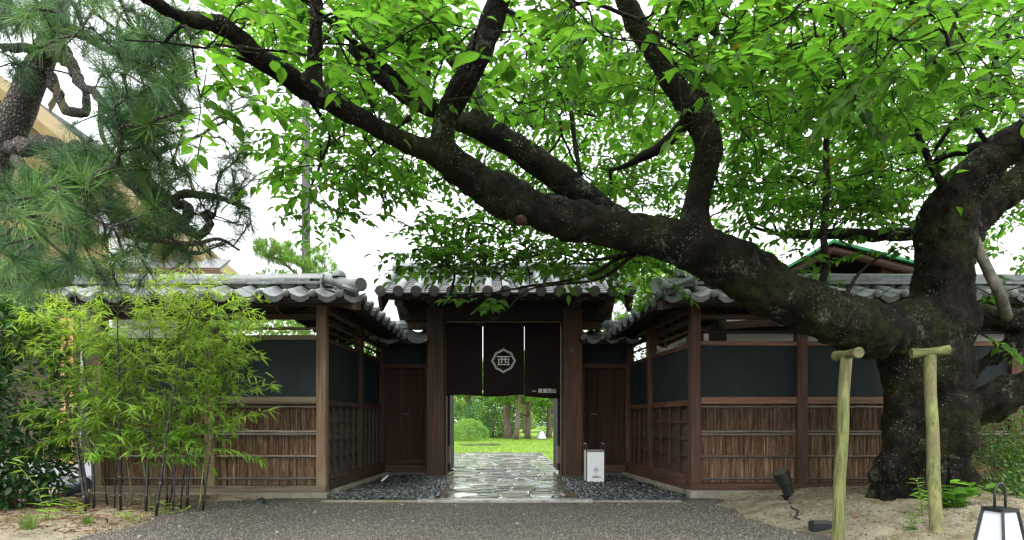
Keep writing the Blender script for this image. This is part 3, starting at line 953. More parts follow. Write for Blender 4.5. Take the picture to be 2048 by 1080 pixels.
# short wicket walls beside the gate
def wicket(label, xa, xb, wd, door_x, sgn):
    t = thing("wicket_wall", label, "wall", ((xa + xb) / 2, 9.5, 0))
    def bx(nm, x0, x1, y0, y1, z0, z1, m, par=None, ch=.004):
        mb = MB(); mb.box(x0, x1, y0, y1, z0, z1, ch); return obj(nm, mb, m, par or t)
    bx("footing", xa, xb, 9.42, 9.6, -.1, .085, M['plinth'])
    bx("sill", xa, xb, 9.40, 9.56, .087, .20, wd['x'])
    bx("header", xa, xb, 9.43, 9.55, 1.72, 1.79, W_RED['x'] if sgn > 0 else W_DRK['x'])
    bx("plaster_panel", xa, xb, 9.49, 9.53, 1.79, 2.2, M['plaster'], None, 0)
    bx("jamb", xa, xa + .075, 9.43, 9.55, .201, 1.72, wd['z'])
    bx("jamb", xb - .075, xb, 9.43, 9.55, .201, 1.72, wd['z'])
    d = bx("door", xa + .075, xb - .075, 9.51, 9.54, .201, 1.72, W_DOOR['z'], None, 0)
    x0, x1 = xa + .075, xb - .075
    k = 3
    for i in range(k):
        a, b = x0 + (x1 - x0) * i / k, x0 + (x1 - x0) * (i + 1) / k
        bx("plank", a + .002, b - .002, 9.498, 9.512, .29, 1.69, W_DOOR['z'], d, .002)
    bx("door_rail", x0, x1, 9.485, 9.511, .205, .285, W_DOOR['x'], d)
    hx = x0 + .12 if sgn > 0 else x1 - .35
    mb = MB(); mb.box(hx, hx + .09, 9.475, 9.496, .98, 1.01, .004); obj("handle", mb, M['silver'] if False else M['metal'], d)
    wall_roof(t, (xa - .05, 9.5, ZE - .12), (xb + .02, 9.5, ZE - .12), (0, -1, 0))
    return t
wicket("dark wicket door wall between the left gate post and dark side wall", -1.93, -1.155, W_DRK, 0, -1)
wicket("brown wicket door wall behind the white box sign beside the right gate post", 1.215, 2.01, W_RED, 0, 1)

# ------------------------------------------------------------------ gate
gate = thing("gate", "wooden roofed gateway with dark tiled roof over the hanging curtain", "gate", (0.03, 9.3, 0))
def gx(nm, x0, x1, y0, y1, z0, z1, m, par=None, ch=.006):
    mb = MB(); mb.box(x0, x1, y0, y1, z0, z1, ch); return obj(nm, mb, m, par or gate)
for (x0, x1, s_) in ((-1.152, -.885, -1), (.925, 1.213, 1)):
    gx("plinth", x0 - .02, x1 + .02, 9.07, 9.42, -.05, .055, M['plinth'])
    gx("post", x0, x1, 9.10, 9.38, .056, 2.60, W_RED['z'] if s_ > 0 else W_DRK['z'])
    xi = x1 if s_ < 0 else x0
    a, b = (xi + .001, xi + .028) if s_ < 0 else (xi - .028, xi - .001)
    gx("jamb", a, b, 9.16, 9.34, .03, 2.41, W_DRK['z'])
    # rear post and the opened door leaf
    gx("rear_post", x0 + .05, x1 - .05, 10.35, 10.53, 0, 2.5, W_DRK['z'])
    d0, d1 = (-.862, -.825) if s_ < 0 else (.865, .902)
    dl = gx("door_leaf", d0, d1, 9.42, 10.22, .11, 2.35, W_BLK['z'], None, .004)
    f0, f1 = (d0 - .004, d1 + .006) if s_ < 0 else (d0 - .006, d1 + .004)
    gx("metal_strap", f0, f1, 9.40, 9.56, .22, .50, W_SIL['z'], dl, .003)
gx("lintel", -1.50, 1.56, 9.12, 9.36, 2.42, 2.66, W_BLK['x'])
gx("upper_beam", -1.50, 1.56, 9.16, 9.32, 2.67, 2.80, W_BLK['x'])
gx("transom", -1.15, 1.21, 9.33, 9.37, 2.36, 2.42, W_BLK['x'])
for x in (-1.45, -1.02, 1.07, 1.5):
    gx("bracket", x - .06, x + .06, 8.35, 10.3, 2.56 if abs(x) < 1.2 else 2.5, 2.66, W_DRK['y'])
    gx("purlin_block", x - .05, x + .05, 9.2, 9.32, 2.80, 3.08, W_DRK['z'])
gx("purlin", -1.60, 1.68, 8.42, 8.52, 2.60, 2.70, W_BLK['x'])
gx("purlin", -1.60, 1.68, 10.1, 10.2, 2.60, 2.70, W_BLK['x'])
gx("ridge_beam", -1.6, 1.68, 9.2, 9.36, 3.02, 3.12, W_BLK['x'])
# box frames at the ends of the main beam
for (x0, x1) in ((-1.46, -1.16), (1.22, 1.52)):
    for z in (2.30, 2.43, 2.56):
        pass
    gx("end_board", x0, x1, 9.2, 9.28, 2.30, 2.415, W_DRK['x'])

GX0, GX1 = -1.74, 1.82
GR, GDROP, GREACH = Vector((0, 9.28, 3.14)), 0.50, 1.08
mb = MB()
for sg in (-1, 1):
    a = Vector((GX0 + .06, 9.28, 3.12)); b = Vector((GX1 - .06, 9.28, 3.12)); e = Vector((0, sg * (GREACH - .04), -GDROP * .97))
    mb.prism([a, b, b + e, a + e], (0, 0, -.03))
groof = obj("roof", mb, W_ORG['y'], gate)
ang = math.atan2(GDROP, GREACH); slen = math.hypot(GREACH, GDROP)
PITCH = (GX1 - GX0 - .16) / 14
pm = MB()
n = 6; vs_, fs = [], []
w = PITCH
for y in (0, -.2):
    for i in range(n + 1):
        t_ = i / n; vs_.append(((t_ - .5) * w, y, -.028 * math.sin(math.pi * t_)))
for y in (0, -.2):
    for i in range(n + 1):
        t_ = i / n; vs_.append(((t_ - .5) * w, y, -.028 * math.sin(math.pi * t_) - .02))
N1 = n + 1
for i in range(n):
    fs += [(i, N1 + i, N1 + i + 1, i + 1), (2 * N1 + i, 2 * N1 + i + 1, 3 * N1 + i + 1, 3 * N1 + i), (N1 + i, 3 * N1 + i, 3 * N1 + i + 1, N1 + i + 1)]
fs += [(0, 2 * N1, 3 * N1, N1), (n, N1 + n, 3 * N1 + n, 2 * N1 + n)]
pm.add(vs_, fs); PANT = pm.mesh("pan_tile"); PANT.materials.append(M['tile_dark'])
BAR = barrel_mesh(.064, .30, seg=8); BAR.materials.append(M['tile'])
BARE = barrel_mesh(.068, .30, seg=8, disc=True); BARE.materials.append(M['tile']); BARE.materials.append(M['tile_dark'])
for p_ in BARE.polygons:
    if p_.index >= 11: p_.material_index = 1
for sg in (-1, 1):
    d = Vector((0, sg * math.cos(ang), -math.sin(ang)))       # down-slope
    xd = Vector((1, 0, 0)) if sg < 0 else Vector((-1, 0, 0))
    yd = -d; zd = xd.cross(yd)
    # pan courses run on past the outer cover rows to the verge
    NC = 9
    for r_ in range(16):
        x = GX0 + .08 + (r_ - .5) * PITCH
        ww = 1.0
        if r_ == 0: x, ww = GX0 + .055, .5
        if r_ == 15: x, ww = GX1 - .055, .5
        for c in range(NC):
            o = Vector((x, 9.28, 3.165)) + d * (c * (slen / NC) - .02) + zd * (0.012)
            y2 = (yd + zd * -.10).normalized()
            inst("pan_tile", PANT, frame_matrix(o + zd * random.uniform(-.002, .002), xd * ww, y2 * 1.05, zd), groof)
    for r_ in range(15):
        x = GX0 + .08 + r_ * PITCH
        NB = 4
        for c in range(NB):
            o = Vector((x, 9.28, 3.165)) + d * (c * (slen / NB) + (.02 if c == NB - 1 else 0)) + zd * .006
            inst("cover_tile", BARE if c == NB - 1 else BAR, frame_matrix(o, xd, yd * (slen / NB / .30 * 1.02), zd), groof)
    # rafters under the sheathing
    for i in range(15):
        x = -1.55 + i * 3.16 / 14
        mb = MB(); p = Vector((x, 9.28, 3.085)); s_ = Vector((.022, 0, 0))
        mb.prism([p - s_, p + s_, p + s_ - Vector((0, 0, .06)), p - s_ - Vector((0, 0, .06))], d * (slen - .10))
        obj("rafter", mb, W_ORG['y'] if sg < 0 else W_DRK['y'], gate)
    mb = MB(); p = Vector((GX0 + .05, 9.28, 3.10)) + d * (slen - .07)
    mb.prism([p, p + Vector((GX1 - GX0 - .1, 0, 0)), p + Vector((GX1 - GX0 - .1, 0, -.05)), p + Vector((0, 0, -.05))], (0, sg * .04, 0))
    obj("eave_board", mb, W_BLK['x'], gate)
    for x in (GX0 + .03, GX1 - .08):
        mb = MB(); p = Vector((x, 9.28, 3.10)); dn = Vector((0, 0, -.17))
        e = p + d * (slen - .02)
        mb.prism([p, e, e + Vector((0, sg * .02, -.03)), e + Vector((0, -sg * .13, -.20)), p + dn], (.05, 0, 0))
        obj("bargeboard", mb, W_DRK['y'], gate)
# gate ridge
k = 12; st = (GX1 - GX0 - .1) / k
for i in range(k):
    for me, dz in ((NOSHI, .0), (NOSHI2, .036), (NOSHI, .072), (CAP, .106)):
        o = Vector((GX0 + .05 + i * st, 9.28, 3.165 + dz))
        inst("ridge_tile" if me is CAP else "flat_tile", me, frame_matrix(o, Vector((0, -1, 0)), Vector((-st / .285 * .995, 0, 0)), Vector((0, 0, 1))), groof)
# small lamp fitting seen on the right post
gx("number_plate", 1.03, 1.075, 9.085, 9.099, 1.93, 2.0, M['plinth'])

# ------------------------------------------------------------------ hanging curtain
NY = 9.19
nor = thing("curtain", "dark brown split curtain with white crest hanging in the gateway", "curtain", (0.02, NY, 2.41))
mb = MB(); mb.tube([(-.885, NY, 2.405), (.915, NY, 2.405)], .014, 8); obj("rod", smooth_mesh(mb, "rod", 50), W_TAN['x'], nor)
mb = MB(); mb.tube([(-.885, NY + .03, 2.44), (.915, NY + .03, 2.44)], .008, 8); obj("rod", smooth_mesh(mb, "rod", 50), W_TAN['x'], nor)
def wave(x, z, z0=1.268, z1=2.395, ph=0.3):
    k_ = max(0.0, min(1.0, (z1 - z) / (z1 - z0)))
    return (.010 * math.sin(x * 8.5 + ph) + .006 * math.sin(x * 21 + ph * 2 + z * 1.5)) * (.25 + .75 * k_) + .007 * math.sin(z * 5 + x * 3)
def follow(o):
    for v_ in o.data.vertices: v_.co.y += wave(v_.co.x, v_.co.z)
    return o
def cloth(x0, x1, z0, z1, ph):
    nx_, nz = 22, 16; vs_, fs = [], []
    for j in range(nz + 1):
        z = z1 + (z0 - z1) * j / nz
        for i in range(nx_ + 1):
            x = x0 + (x1 - x0) * i / nx_
            y = NY + wave(x, z)
            if j == nz: z += .003 * math.sin(x * 7 + 1)
            vs_.append((x, y, z))
    for j in range(nz):
        for i in range(nx_): fs.append((j * (nx_ + 1) + i, j * (nx_ + 1) + i + 1, (j + 1) * (nx_ + 1) + i + 1, (j + 1) * (nx_ + 1) + i))
    mb = MB(); mb.add(vs_, fs); me = mb.mesh("cloth_panel", True)
    o = obj("cloth_panel", me, M['cloth'], nor)
    sd_ = o.modifiers.new("thickness", 'SOLIDIFY'); sd_.thickness = .003
    return o
c1 = cloth(-.862, -.304, 1.268, 2.395, 0.3)
c2 = cloth(-.298, .333, 1.268, 2.395, 0.3)
c3 = cloth(.3365, .888, 1.266, 2.395, 0.3)
YC = NY - .005
def ribbon(mb, pts, w, y, th=.002, closed=False):
    """flat strip in the XZ plane through 2D points"""
    n_ = len(pts); L_, R_ = [], []
    for i in range(n_):
        a = pts[(i - 1) % n_] if (closed or i > 0) else pts[i]
        b = pts[(i + 1) % n_] if (closed or i < n_ - 1) else pts[i]
        dx, dz = b[0] - a[0], b[1] - a[1]; l = math.hypot(dx, dz) or 1
        ww = w[i] if hasattr(w, '__len__') else w
        px_, pz_ = -dz / l * ww / 2, dx / l * ww / 2
        L_.append((pts[i][0] + px_, pts[i][1] + pz_)); R_.append((pts[i][0] - px_, pts[i][1] - pz_))
    m_ = n_ if closed else n_ - 1
    for i in range(m_):
        j = (i + 1) % n_
        quad = [(L_[i][0], y, L_[i][1]), (L_[j][0], y, L_[j][1]), (R_[j][0], y, R_[j][1]), (R_[i][0], y, R_[i][1])]
        mb.prism(quad, (0, th, 0))
def crest(cx, cz, S, y, m, parent, fol=False):
    def T(pts): return [(cx + (a - 423) * S, cz - (b - 375) * S) for a, b in pts]
    corners = [(423, 160), (570, 232), (640, 375), (570, 512), (423, 590), (278, 512), (206, 375), (278, 232)]
    for off, nm in ((1.0, "crest_ring"), (0.90, "crest_ring")):
        pts = []
        for i in range(8):
            a, b = corners[i], corners[(i + 1) % 8]
            for t_ in (0.0, .16, .33, .5, .67, .84):
                x = a[0] + (b[0] - a[0]) * t_; z = a[1] + (b[1] - a[1]) * t_
                k_ = 1 - .035 * math.sin(math.pi * t_) - (.03 if t_ == 0 and i % 2 else 0)
                pts.append((423 + (x - 423) * k_ * off, 375 + (z - 375) * k_ * off))
        mb = MB(); ribbon(mb, T(pts), 10 * S, y, closed=True); o_ = obj(nm, mb, m, parent)
        if fol: follow(o_)
    mb = MB()
    ribbon(mb, T([(296, 292), (330, 302), (423, 304), (516, 302), (552, 292)]), [10 * S, 18 * S, 16 * S, 18 * S, 10 * S], y)
    ribbon(mb, T([(318, 342), (340, 350), (423, 351), (508, 350), (530, 342)]), [8 * S, 14 * S, 14 * S, 14 * S, 8 * S], y)
    ribbon(mb, T([(336, 352), (338, 400), (336, 430), (320, 458)]), 14 * S, y)
    ribbon(mb, T([(512, 352), (510, 400), (512, 430), (528, 458)]), 14 * S, y)
    ribbon(mb, T([(332, 442), (423, 440), (516, 442)]), 15 * S, y)
    ribbon(mb, T([(394, 308), (394, 404)]), 15 * S, y); ribbon(mb, T([(360, 400), (396, 400)]), 12 * S, y)
    ribbon(mb, T([(454, 308), (454, 404)]), 15 * S, y); ribbon(mb, T([(452, 400), (490, 400)]), 12 * S, y)
    o_ = obj("crest_glyph", mb, m, parent)
    if fol: follow(o_)
SU = 1 / (9 * 130.5)
crest(.0155, 1.81, SU, YC, M['dye'], c2, True)

def text_mesh(s, size, depth):
    cu = bpy.data.curves.new("txt", 'FONT'); cu.body = s; cu.size = size; cu.extrude = depth; cu.align_x = 'LEFT'; cu.resolution_u = 3; cu.offset = size * .012
    o = bpy.data.objects.new("txt", cu); col.objects.link(o)
    dg = bpy.context.evaluated_depsgraph_get(); dg.update()
    me = bpy.data.meshes.new_from_object(o.evaluated_get(dg))
    bpy.data.objects.remove(o); bpy.data.curves.remove(cu)
    me.materials.clear()
    return me
def writing(s, x, z, y, size, m, parent, name="lettering", rot=None):
    me = text_mesh(s, size, .0008)
    Mx = rot if rot is not None else Matrix.Translation((x, y, z)) @ Matrix.Rotation(math.radians(90), 4, 'X')
    me.transform(Mx)
    o = obj(name, me, m, parent)
    return o
follow(writing("尾道西山", PX(1076, NY), EYE + (843 - 785) / 130.5, YC, .070, M['dye'], c3))
follow(writing("Ryokan", PX(1064, NY), EYE + (843 - 783) / 130.5, YC, .022, M['dye'], c3))

# ------------------------------------------------------------------ white box sign
SY = 8.4; s_ = F / SY
sx0, sx1 = PX(1173, SY), PX(1209, SY)
sg = thing("sign_lantern", "white box sign with crest in a thin metal frame on dark pebbles", "sign", ((sx0 + sx1) / 2, SY + .14, 0.02))
zt, zb = EYE + (843 - 903) / s_, EYE + (843 - 967) / s_
D = .26
mb = MB(); mb.box(sx0, sx1, SY, SY + D, zb, zt, 0); box_o = obj("light_box", mb, M['acrylic'], sg)
zh = EYE + (843 - 887) / s_
for (x, y) in ((sx0, SY), (sx1, SY), (sx0, SY + D), (sx1, SY + D)):
    mb = MB(); mb.box(x - .007, x + .007, y - .007, y + .007, 0.015, zh, .002); obj("frame_post", mb, M['metal'], sg)
for x in (sx0, sx1):
    mb = MB(); mb.box(x - .006, x + .006, SY + .007, SY + D - .007, zh - .012, zh, .002); obj("frame_bar", mb, M['silver'], sg)
for (y) in (SY - .003, SY + D + .003):
    for z in (zt + .005, zb - .005):
        mb = MB(); mb.box(sx0 + .007, sx1 - .007, y - .005, y + .005, z - .008, z + .008, .002); obj("frame_bar", mb, M['metal'], sg)
mb = MB(); mb.box(sx0, sx1, SY, SY + D, zt + .001, zt + .016, 0); obj("lid", mb, M['silver'], sg)
crest(PX(1192.2, SY), EYE + (843 - 940) / s_, SU * .19 * 1.05, SY - .003, M['print'], box_o)
writing("尾道西山", PX(1184.5, SY), EYE + (843 - 955.5) / s_, SY - .003, .031, M['print'], box_o)
writing("Ryokan", PX(1189.5, SY), EYE + (843 - 949) / s_, SY - .003, .011, M['print'], box_o)
# ------------------------------------------------------------------ vegetation tools
LEAF_ROWS = [(0.0, 0.03), (0.14, 0.30), (0.36, 0.50), (0.60, 0.44), (0.82, 0.20), (1.0, 0.015)]
def leaf_template(width=0.5, droop=0.12, fold=0.12, rows=LEAF_ROWS):
    V, UV, Fc = [], [], []
    for (t, w) in rows:
        hw = w * width
        z = -droop * t * t
        V += [(-hw, t, z + fold * hw), (0, t, z), (hw, t, z + fold * hw)]
        UV += [(0.5 - w, t), (0.5, t), (0.5 + w, t)]
    for r in range(len(rows) - 1):
        b = 3 * r
        Fc += [(b, b + 1, b + 4, b + 3), (b + 1, b + 2, b + 5, b + 4)]
    return np.array(V), np.array(UV), np.array(Fc)
T_CHERRY = leaf_template(0.58, 0.16, 0.32)
T_CHERRY2 = leaf_template(0.46, 0.34, 0.6)
T_BAMBOO = leaf_template(0.15, 0.22, 0.5, [(0.0, .04), (.2, .5), (.55, .42), (1.0, .02)])
T_OVAL = leaf_template(0.5, 0.1, 0.25, [(0.0, .05), (.3, .5), (.7, .42), (1.0, .03)])
T_DIAM = (np.array([(0, 0, 0), (-.3, .5, .03), (0, 1, -.05), (.3, .5, .03)], float), np.array([(.5, 0), (0, .5), (.5, 1), (1, .5)], float), np.array([(0, 1, 2, 3)]))

def norm(a): return a / np.maximum(np.linalg.norm(a, axis=-1, keepdims=True), 1e-9)

def frames(d, nrm):
    y = norm(d); z = norm(nrm - y * np.sum(nrm * y, -1, keepdims=True)); x = np.cross(y, z)
    return np.stack([x, y, z], -1)          # columns

def leaves_mesh(name, T, pos, R, sc, tint, smooth=True):
    V, UV, Fc = T
    N, K = len(pos), len(V)
    W = np.einsum('nij,kj->nki', R, V) * sc[:, None, None] + pos[:, None, :]
    faces = (Fc[None] + (np.arange(N) * K)[:, None, None]).reshape(-1, Fc.shape[1])
    return np_mesh(name, W.reshape(-1, 3), faces, np.repeat(tint, K, 0), np.tile(UV, (N, 1)), smooth)

def project(pos):
    Y = np.maximum(pos[:, 1], 0.01)
    return CX + pos[:, 0] / Y * F, HY - (pos[:, 2] - EYE) / Y * F, Y

def foliage(parent, T, pos, R, sc, tint, m, n_parts=300, part="leaf", mass="foliage"):
    """the n_parts leaves that show largest become parts, the rest one 'stuff' part"""
    px, py, Y = project(pos)
    vis = (px > 0) & (px < 2048) & (py > 0) & (py < 1080)
    score = np.where(vis, sc / Y, 0)
    order = np.argsort(-score)
    big = order[:n_parts]; rest = order[n_parts:]
    variants = []
    if n_parts:
        for k in range(6):
            t_ = tint[big[k::6]].mean(0) * (0.8 + 0.08 * k)
            me = np_mesh(part, T[0], T[2], np.tile(t_, (len(T[0]), 1)), T[1], True); me.materials.append(m); variants.append(me)
        for i in big:
            Mx = Matrix.Identity(4)
            for a in range(3):
                for b in range(3): Mx[a][b] = R[i][a, b] * sc[i]
                Mx[a][3] = pos[i][a]
            inst(part, variants[random.randrange(6)], Mx, parent)
    if len(rest):
        o = obj(mass, leaves_mesh(mass, T, pos[rest], R[rest], sc[rest], tint[rest]), m, parent); o['kind'] = 'stuff'

def blob_points(blobs, weight_scale=1.0):
    """blobs: (px, py, rx, ry, Y0, Y1, n) -> points in the crown"""
    out = []
    for (cx, cy, rx, ry, y0, y1, n) in blobs:
        n = int(n * weight_scale)
        k = 0
        while k < n:
            a, b = random.uniform(-1, 1), random.uniform(-1, 1)
            if a * a + b * b > 1: continue
            Y = random.uniform(y0, y1)
            out.append(P(cx + a * rx, cy + b * ry, Y)); k += 1
    return np.array([tuple(p) for p in out])

def grow(skel, attr, bend=0.18, sag=0.0):
    """connect every attractor to the nearest piece of skeleton already grown; returns per-edge (points, r0, r1) and end directions"""
    nodes = [skel[:, :3].copy()]
    allp = np.vstack([skel[:, :3], attr])
    ns = len(skel)
    parent = np.full(len(allp), -1)
    d0 = np.min(np.linalg.norm(attr[:, None, :] - skel[None, ::3, :3], axis=2), axis=1)
    order = np.argsort(d0)
    have = np.zeros(len(allp), bool); have[:ns] = True
    cost = np.zeros(len(allp))
    for i in order:
        idx = np.nonzero(have)[0]
        dd = np.linalg.norm(allp[idx] - attr[i], axis=1)
        j = idx[np.argmin(dd + 0.25 * cost[idx])]
        parent[ns + i] = j
        cost[ns + i] = cost[j] + np.linalg.norm(allp[j] - attr[i])
        have[ns + i] = True
    count = np.ones(len(allp))
    for i in order[::-1]:
        p = parent[ns + i]
        if p >= ns: count[p] += count[ns + i]
    return allp, parent, count, ns

def network_mesh(allp, parent, count, ns, r0=0.0022, k=0.0016, seg=4, rmax=0.03, sag=0.05):
    mb = MB(); dirs = np.zeros((len(allp) - ns, 3))
    for i in range(ns, len(allp)):
        j = parent[i]
        a, b = Vector(allp[j]), Vector(allp[i])
        L = (b - a).length
        if L < 1e-4: dirs[i - ns] = (0, 0, -1); continue
        if j >= ns and parent[j] >= 0:
            pd = (Vector(allp[j]) - Vector(allp[parent[j]])).normalized()
        else:
            pd = (b - a).normalized()
        off = Vector((random.uniform(-1, 1), random.uniform(-1, 1), random.uniform(-.4, 1))) * L * 0.07
        c1 = a + pd * L * .3 + off; c2 = b - (b - a) * .3 + off * .6
        ra = min(rmax, r0 + k * math.sqrt(count[i])); rb = min(rmax, r0 + k * math.sqrt(max(count[i] - 1, 0.3)))
        pts = []
        nseg = 4 if L > .25 else 3
        for s_ in range(nseg + 1):
            t = s_ / nseg
            pts.append(a * (1 - t) ** 3 + c1 * 3 * t * (1 - t) ** 2 + c2 * 3 * t * t * (1 - t) + b * t ** 3)
        mb.tube(pts, [ra + (rb - ra) * s_ / nseg for s_ in range(nseg + 1)], seg, False)
        dirs[i - ns] = (pts[-1] - pts[-2]).normalized()
    return mb, dirs

# ------------------------------------------------------------------ cherry tree
cherry = thing("cherry_tree", "big old cherry tree with mossy trunk and long limb arching over the gateway", "tree", tuple(TRUNK))
def rows_to_mesh(limbs, voxel, amp, name):
    mb = MB()
    for A in limbs:
        mb.tube([Vector(r[:3]) for r in A], [r[3] * .91 for r in A], 18)
    me = mb.mesh(name)
    o = bpy.data.objects.new("tmp", me); col.objects.link(o)
    rm = o.modifiers.new("r", 'REMESH'); rm.mode = 'VOXEL'; rm.voxel_size = voxel; rm.use_smooth_shade = True
    smo = o.modifiers.new("s", 'SMOOTH'); smo.factor = .5; smo.iterations = 3
    dg = bpy.context.evaluated_depsgraph_get(); dg.update()
    m2 = bpy.data.meshes.new_from_object(o.evaluated_get(dg))
    bpy.data.objects.remove(o)
    n = len(m2.vertices); co = np.empty(n * 3, np.float32); no = np.empty(n * 3, np.float32)
    m2.vertices.foreach_get("co", co); m2.vertices.foreach_get("normal", no)
    co = co.reshape(-1, 3); no = no.reshape(-1, 3)
    d = np.empty(n, np.float32)
    for i in range(n):
        x, y, z = map(float, co[i])
        low = max(0.0, min(1.0, (1.5 - z) / 1.2)) * amp[2]
        v = noise.noise((x * 3, y * 3, z * 2.2)) * amp[0] + noise.noise((x * 11, y * 11, z * 8)) * amp[1] - abs(noise.noise((x * 24, y * 24, z * 17))) * amp[1] * .55
        if low > 0:
            v += low * (0.15 * noise.noise((x * 5, y * 5, z * 1.5 + 7)) - 0.10 * abs(noise.noise((x * 8, y * 8, z * 1.6))) + 0.04 * noise.noise((x * 18, y * 18, z * 9)) + .03)
        d[i] = v
    co = co + no * d[:, None]
    m2.vertices.foreach_set("co", co.astype(np.float32).ravel())
    m2.polygons.foreach_set("use_smooth", np.ones(len(m2.polygons), bool)); m2.update()
    return m2

LA = limb([(1900, 640, 5.6, 150), (1800, 664, 5.45, 130), (1720, 654, 5.25, 116), (1640, 625, 5.05, 114), (1560, 590, 4.95, 114), (1490, 548, 4.88, 118), (1420, 508, 4.8, 110), (1330, 478, 4.7, 90), (1230, 462, 4.6, 84), (1130, 436, 4.5, 84), (1050, 412, 4.42, 90), (970, 366, 4.33, 80), (905, 318, 4.25, 76), (880, 285, 4.2, 60)])
LA1 = limb([(920, 330, 4.25, 70), (860, 303, 4.18, 52), (800, 280, 4.1, 49), (740, 246, 4.0, 47), (680, 212, 3.9, 47), (622, 180, 3.8, 52), (560, 145, 3.66, 47), (500, 98, 3.5, 44), (455, 58, 3.38, 46), (420, 44, 3.3, 44), (370, 36, 3.2, 34), (320, 10, 3.05, 30), (270, -20, 2.9, 28), (200, -60, 2.7, 24), (100, -130, 2.5, 14), (0, -180, 2.4, 3)], .06)
LA2 = limb([(622, 185, 3.8, 44), (628, 140, 3.78, 36), (631, 80, 3.75, 32), (632, 10, 3.7, 30), (630, -70, 3.6, 26), (650, -220, 3.5, 14), (640, -330, 3.4, 3)], .06)
LB = limb([(905, 330, 4.25, 66), (885, 285, 4.2, 58), (893, 235, 4.15, 58), (920, 180, 4.05, 55), (955, 110, 3.95, 54), (985, 40, 3.85, 52), (1005, -20, 3.75, 50), (1020, -90, 3.65, 42), (1060, -260, 3.5, 24), (1050, -420, 3.4, 4)], .06)
LC = limb([(1290, 462, 4.85, 40), (1240, 440, 4.95, 50), (1180, 400, 5.0, 64), (1110, 348, 5.0, 64), (1040, 300, 5.0, 58), (975, 262, 5.0, 56), (915, 240, 5.0, 44), (850, 215, 4.95, 38), (795, 180, 4.9, 36), (740, 130, 4.8, 30), (700, 90, 4.7, 26)], .06)
LC2 = limb([(985, 268, 5.0, 50), (960, 225, 4.98, 38), (948, 180, 4.95, 30), (900, 110, 4.85, 30), (870, 50, 4.8, 34), (850, -10, 4.7, 28), (800, -120, 4.6, 14), (790, -200, 4.5, 3)], .06)
LD = limb([(1420, 520, 4.85, 90), (1392, 455, 4.9, 70), (1396, 395, 4.9, 58), (1408, 335, 4.85, 56), (1418, 285, 4.8, 58), (1392, 240, 4.75, 54), (1350, 175, 4.65, 50), (1312, 110, 4.55, 48), (1272, 45, 4.45, 44), (1240, -20, 4.35, 38), (1180, -160, 4.2, 22), (1190, -300, 4.1, 4)], .06)
LD2 = limb([(1418, 290, 4.8, 50), (1412, 240, 4.85, 40), (1392, 170, 4.9, 30), (1385, 120, 4.95, 24), (1390, 40, 5.0, 20)], .06)
LT = limb([(1850, 1030, 5.78, 210), (1850, 985, 5.76, 170), (1853, 900, 5.75, 146), (1853, 810, 5.72, 146), (1852, 730, 5.68, 180), (1862, 660, 5.62, 165), (1878, 600, 5.55, 122), (1882, 540, 5.5, 112), (1884, 490, 5.45, 108), (1895, 440, 5.38, 110), (1922, 385, 5.28, 98), (1970, 332, 5.15, 90), (2030, 290, 5.0, 84), (2100, 240, 4.8, 78), (2220, 140, 4.6, 62), (2380, 0, 4.4, 36), (2480, -150, 4.3, 6)])
LE = limb([(1900, 680, 5.85, 80), (1910, 600, 5.95, 66), (1918, 520, 6.0, 58), (1945, 455, 6.0, 62), (1985, 405, 6.0, 66), (2040, 360, 5.95, 64), (2110, 300, 5.9, 56), (2220, 180, 5.8, 34), (2280, 40, 5.7, 5)])
LF = limb([(1890, 640, 5.7, 100), (1950, 632, 5.65, 66), (2010, 634, 5.6, 60), (2080, 640, 5.55, 62), (2200, 615, 5.5, 50), (2350, 540, 5.4, 28), (2450, 450, 5.3, 5)])
LG = limb([(1880, 845, 5.65, 90), (1930, 828, 5.55, 72), (1985, 800, 5.45, 78), (2050, 775, 5.35, 70), (2160, 740, 5.2, 54), (2320, 650, 5.1, 26), (2400, 560, 5.0, 5)])
LH = limb([(1900, 780, 5.7, 70), (1945, 742, 5.7, 40), (1990, 715, 5.65, 34), (2040, 680, 5.6, 32), (2110, 640, 5.5, 26), (2200, 560, 5.4, 12), (2240, 500, 5.4, 3)])
LR1 = limb([(1860, 900, 5.72, 120), (1818, 965, 5.6, 90), (1782, 1012, 5.5, 74), (1725, 1050, 5.42, 50), (1690, 1085, 5.38, 30)], .05)
LR2 = limb([(1870, 900, 5.7, 100), (1893, 965, 5.6, 90), (1908, 1020, 5.5, 70), (1925, 1080, 5.4, 50)], .05)
LR3 = limb([(1845, 880, 5.5, 60), (1835, 960, 5.42, 64), (1830, 1025, 5.36, 60), (1822, 1090, 5.28, 50)], .05)
LR4 = limb([(1885, 800, 5.5, 80), (1898, 880, 5.45, 76), (1888, 960, 5.42, 60), (1882, 1030, 5.38, 56), (1880, 1090, 5.3, 50)], .05)
LT2 = limb([(1822, 700, 5.5, 110), (1815, 780, 5.55, 90), (1800, 870, 5.6, 80), (1790, 960, 5.6, 90)], .05)
KN = limb([(1045, 408, 4.35, 60), (1040, 428, 4.25, 62), (1040, 440, 4.22, 40)], .03)
trunk_me = rows_to_mesh([LA, LT, LE, LF, LG, LH, LR1, LR2, LR3, LR4, LT2, KN], 0.021, (0.05, 0.032, 1.0), "trunk")
obj("trunk", trunk_me, M['bark'], cherry)
limb_me = rows_to_mesh([LA1, LA2, LB], 0.016, (0.018, 0.014, 0.0), "limb"); obj("limb", limb_me, M['bark'], cherry)
limb_me = rows_to_mesh([LC, LC2], 0.018, (0.018, 0.014, 0.0), "limb"); obj("limb", limb_me, M['bark'], cherry)
limb_me = rows_to_mesh([LD, LD2], 0.018, (0.02, 0.015, 0.0), "limb"); obj("limb", limb_me, M['bark'], cherry)
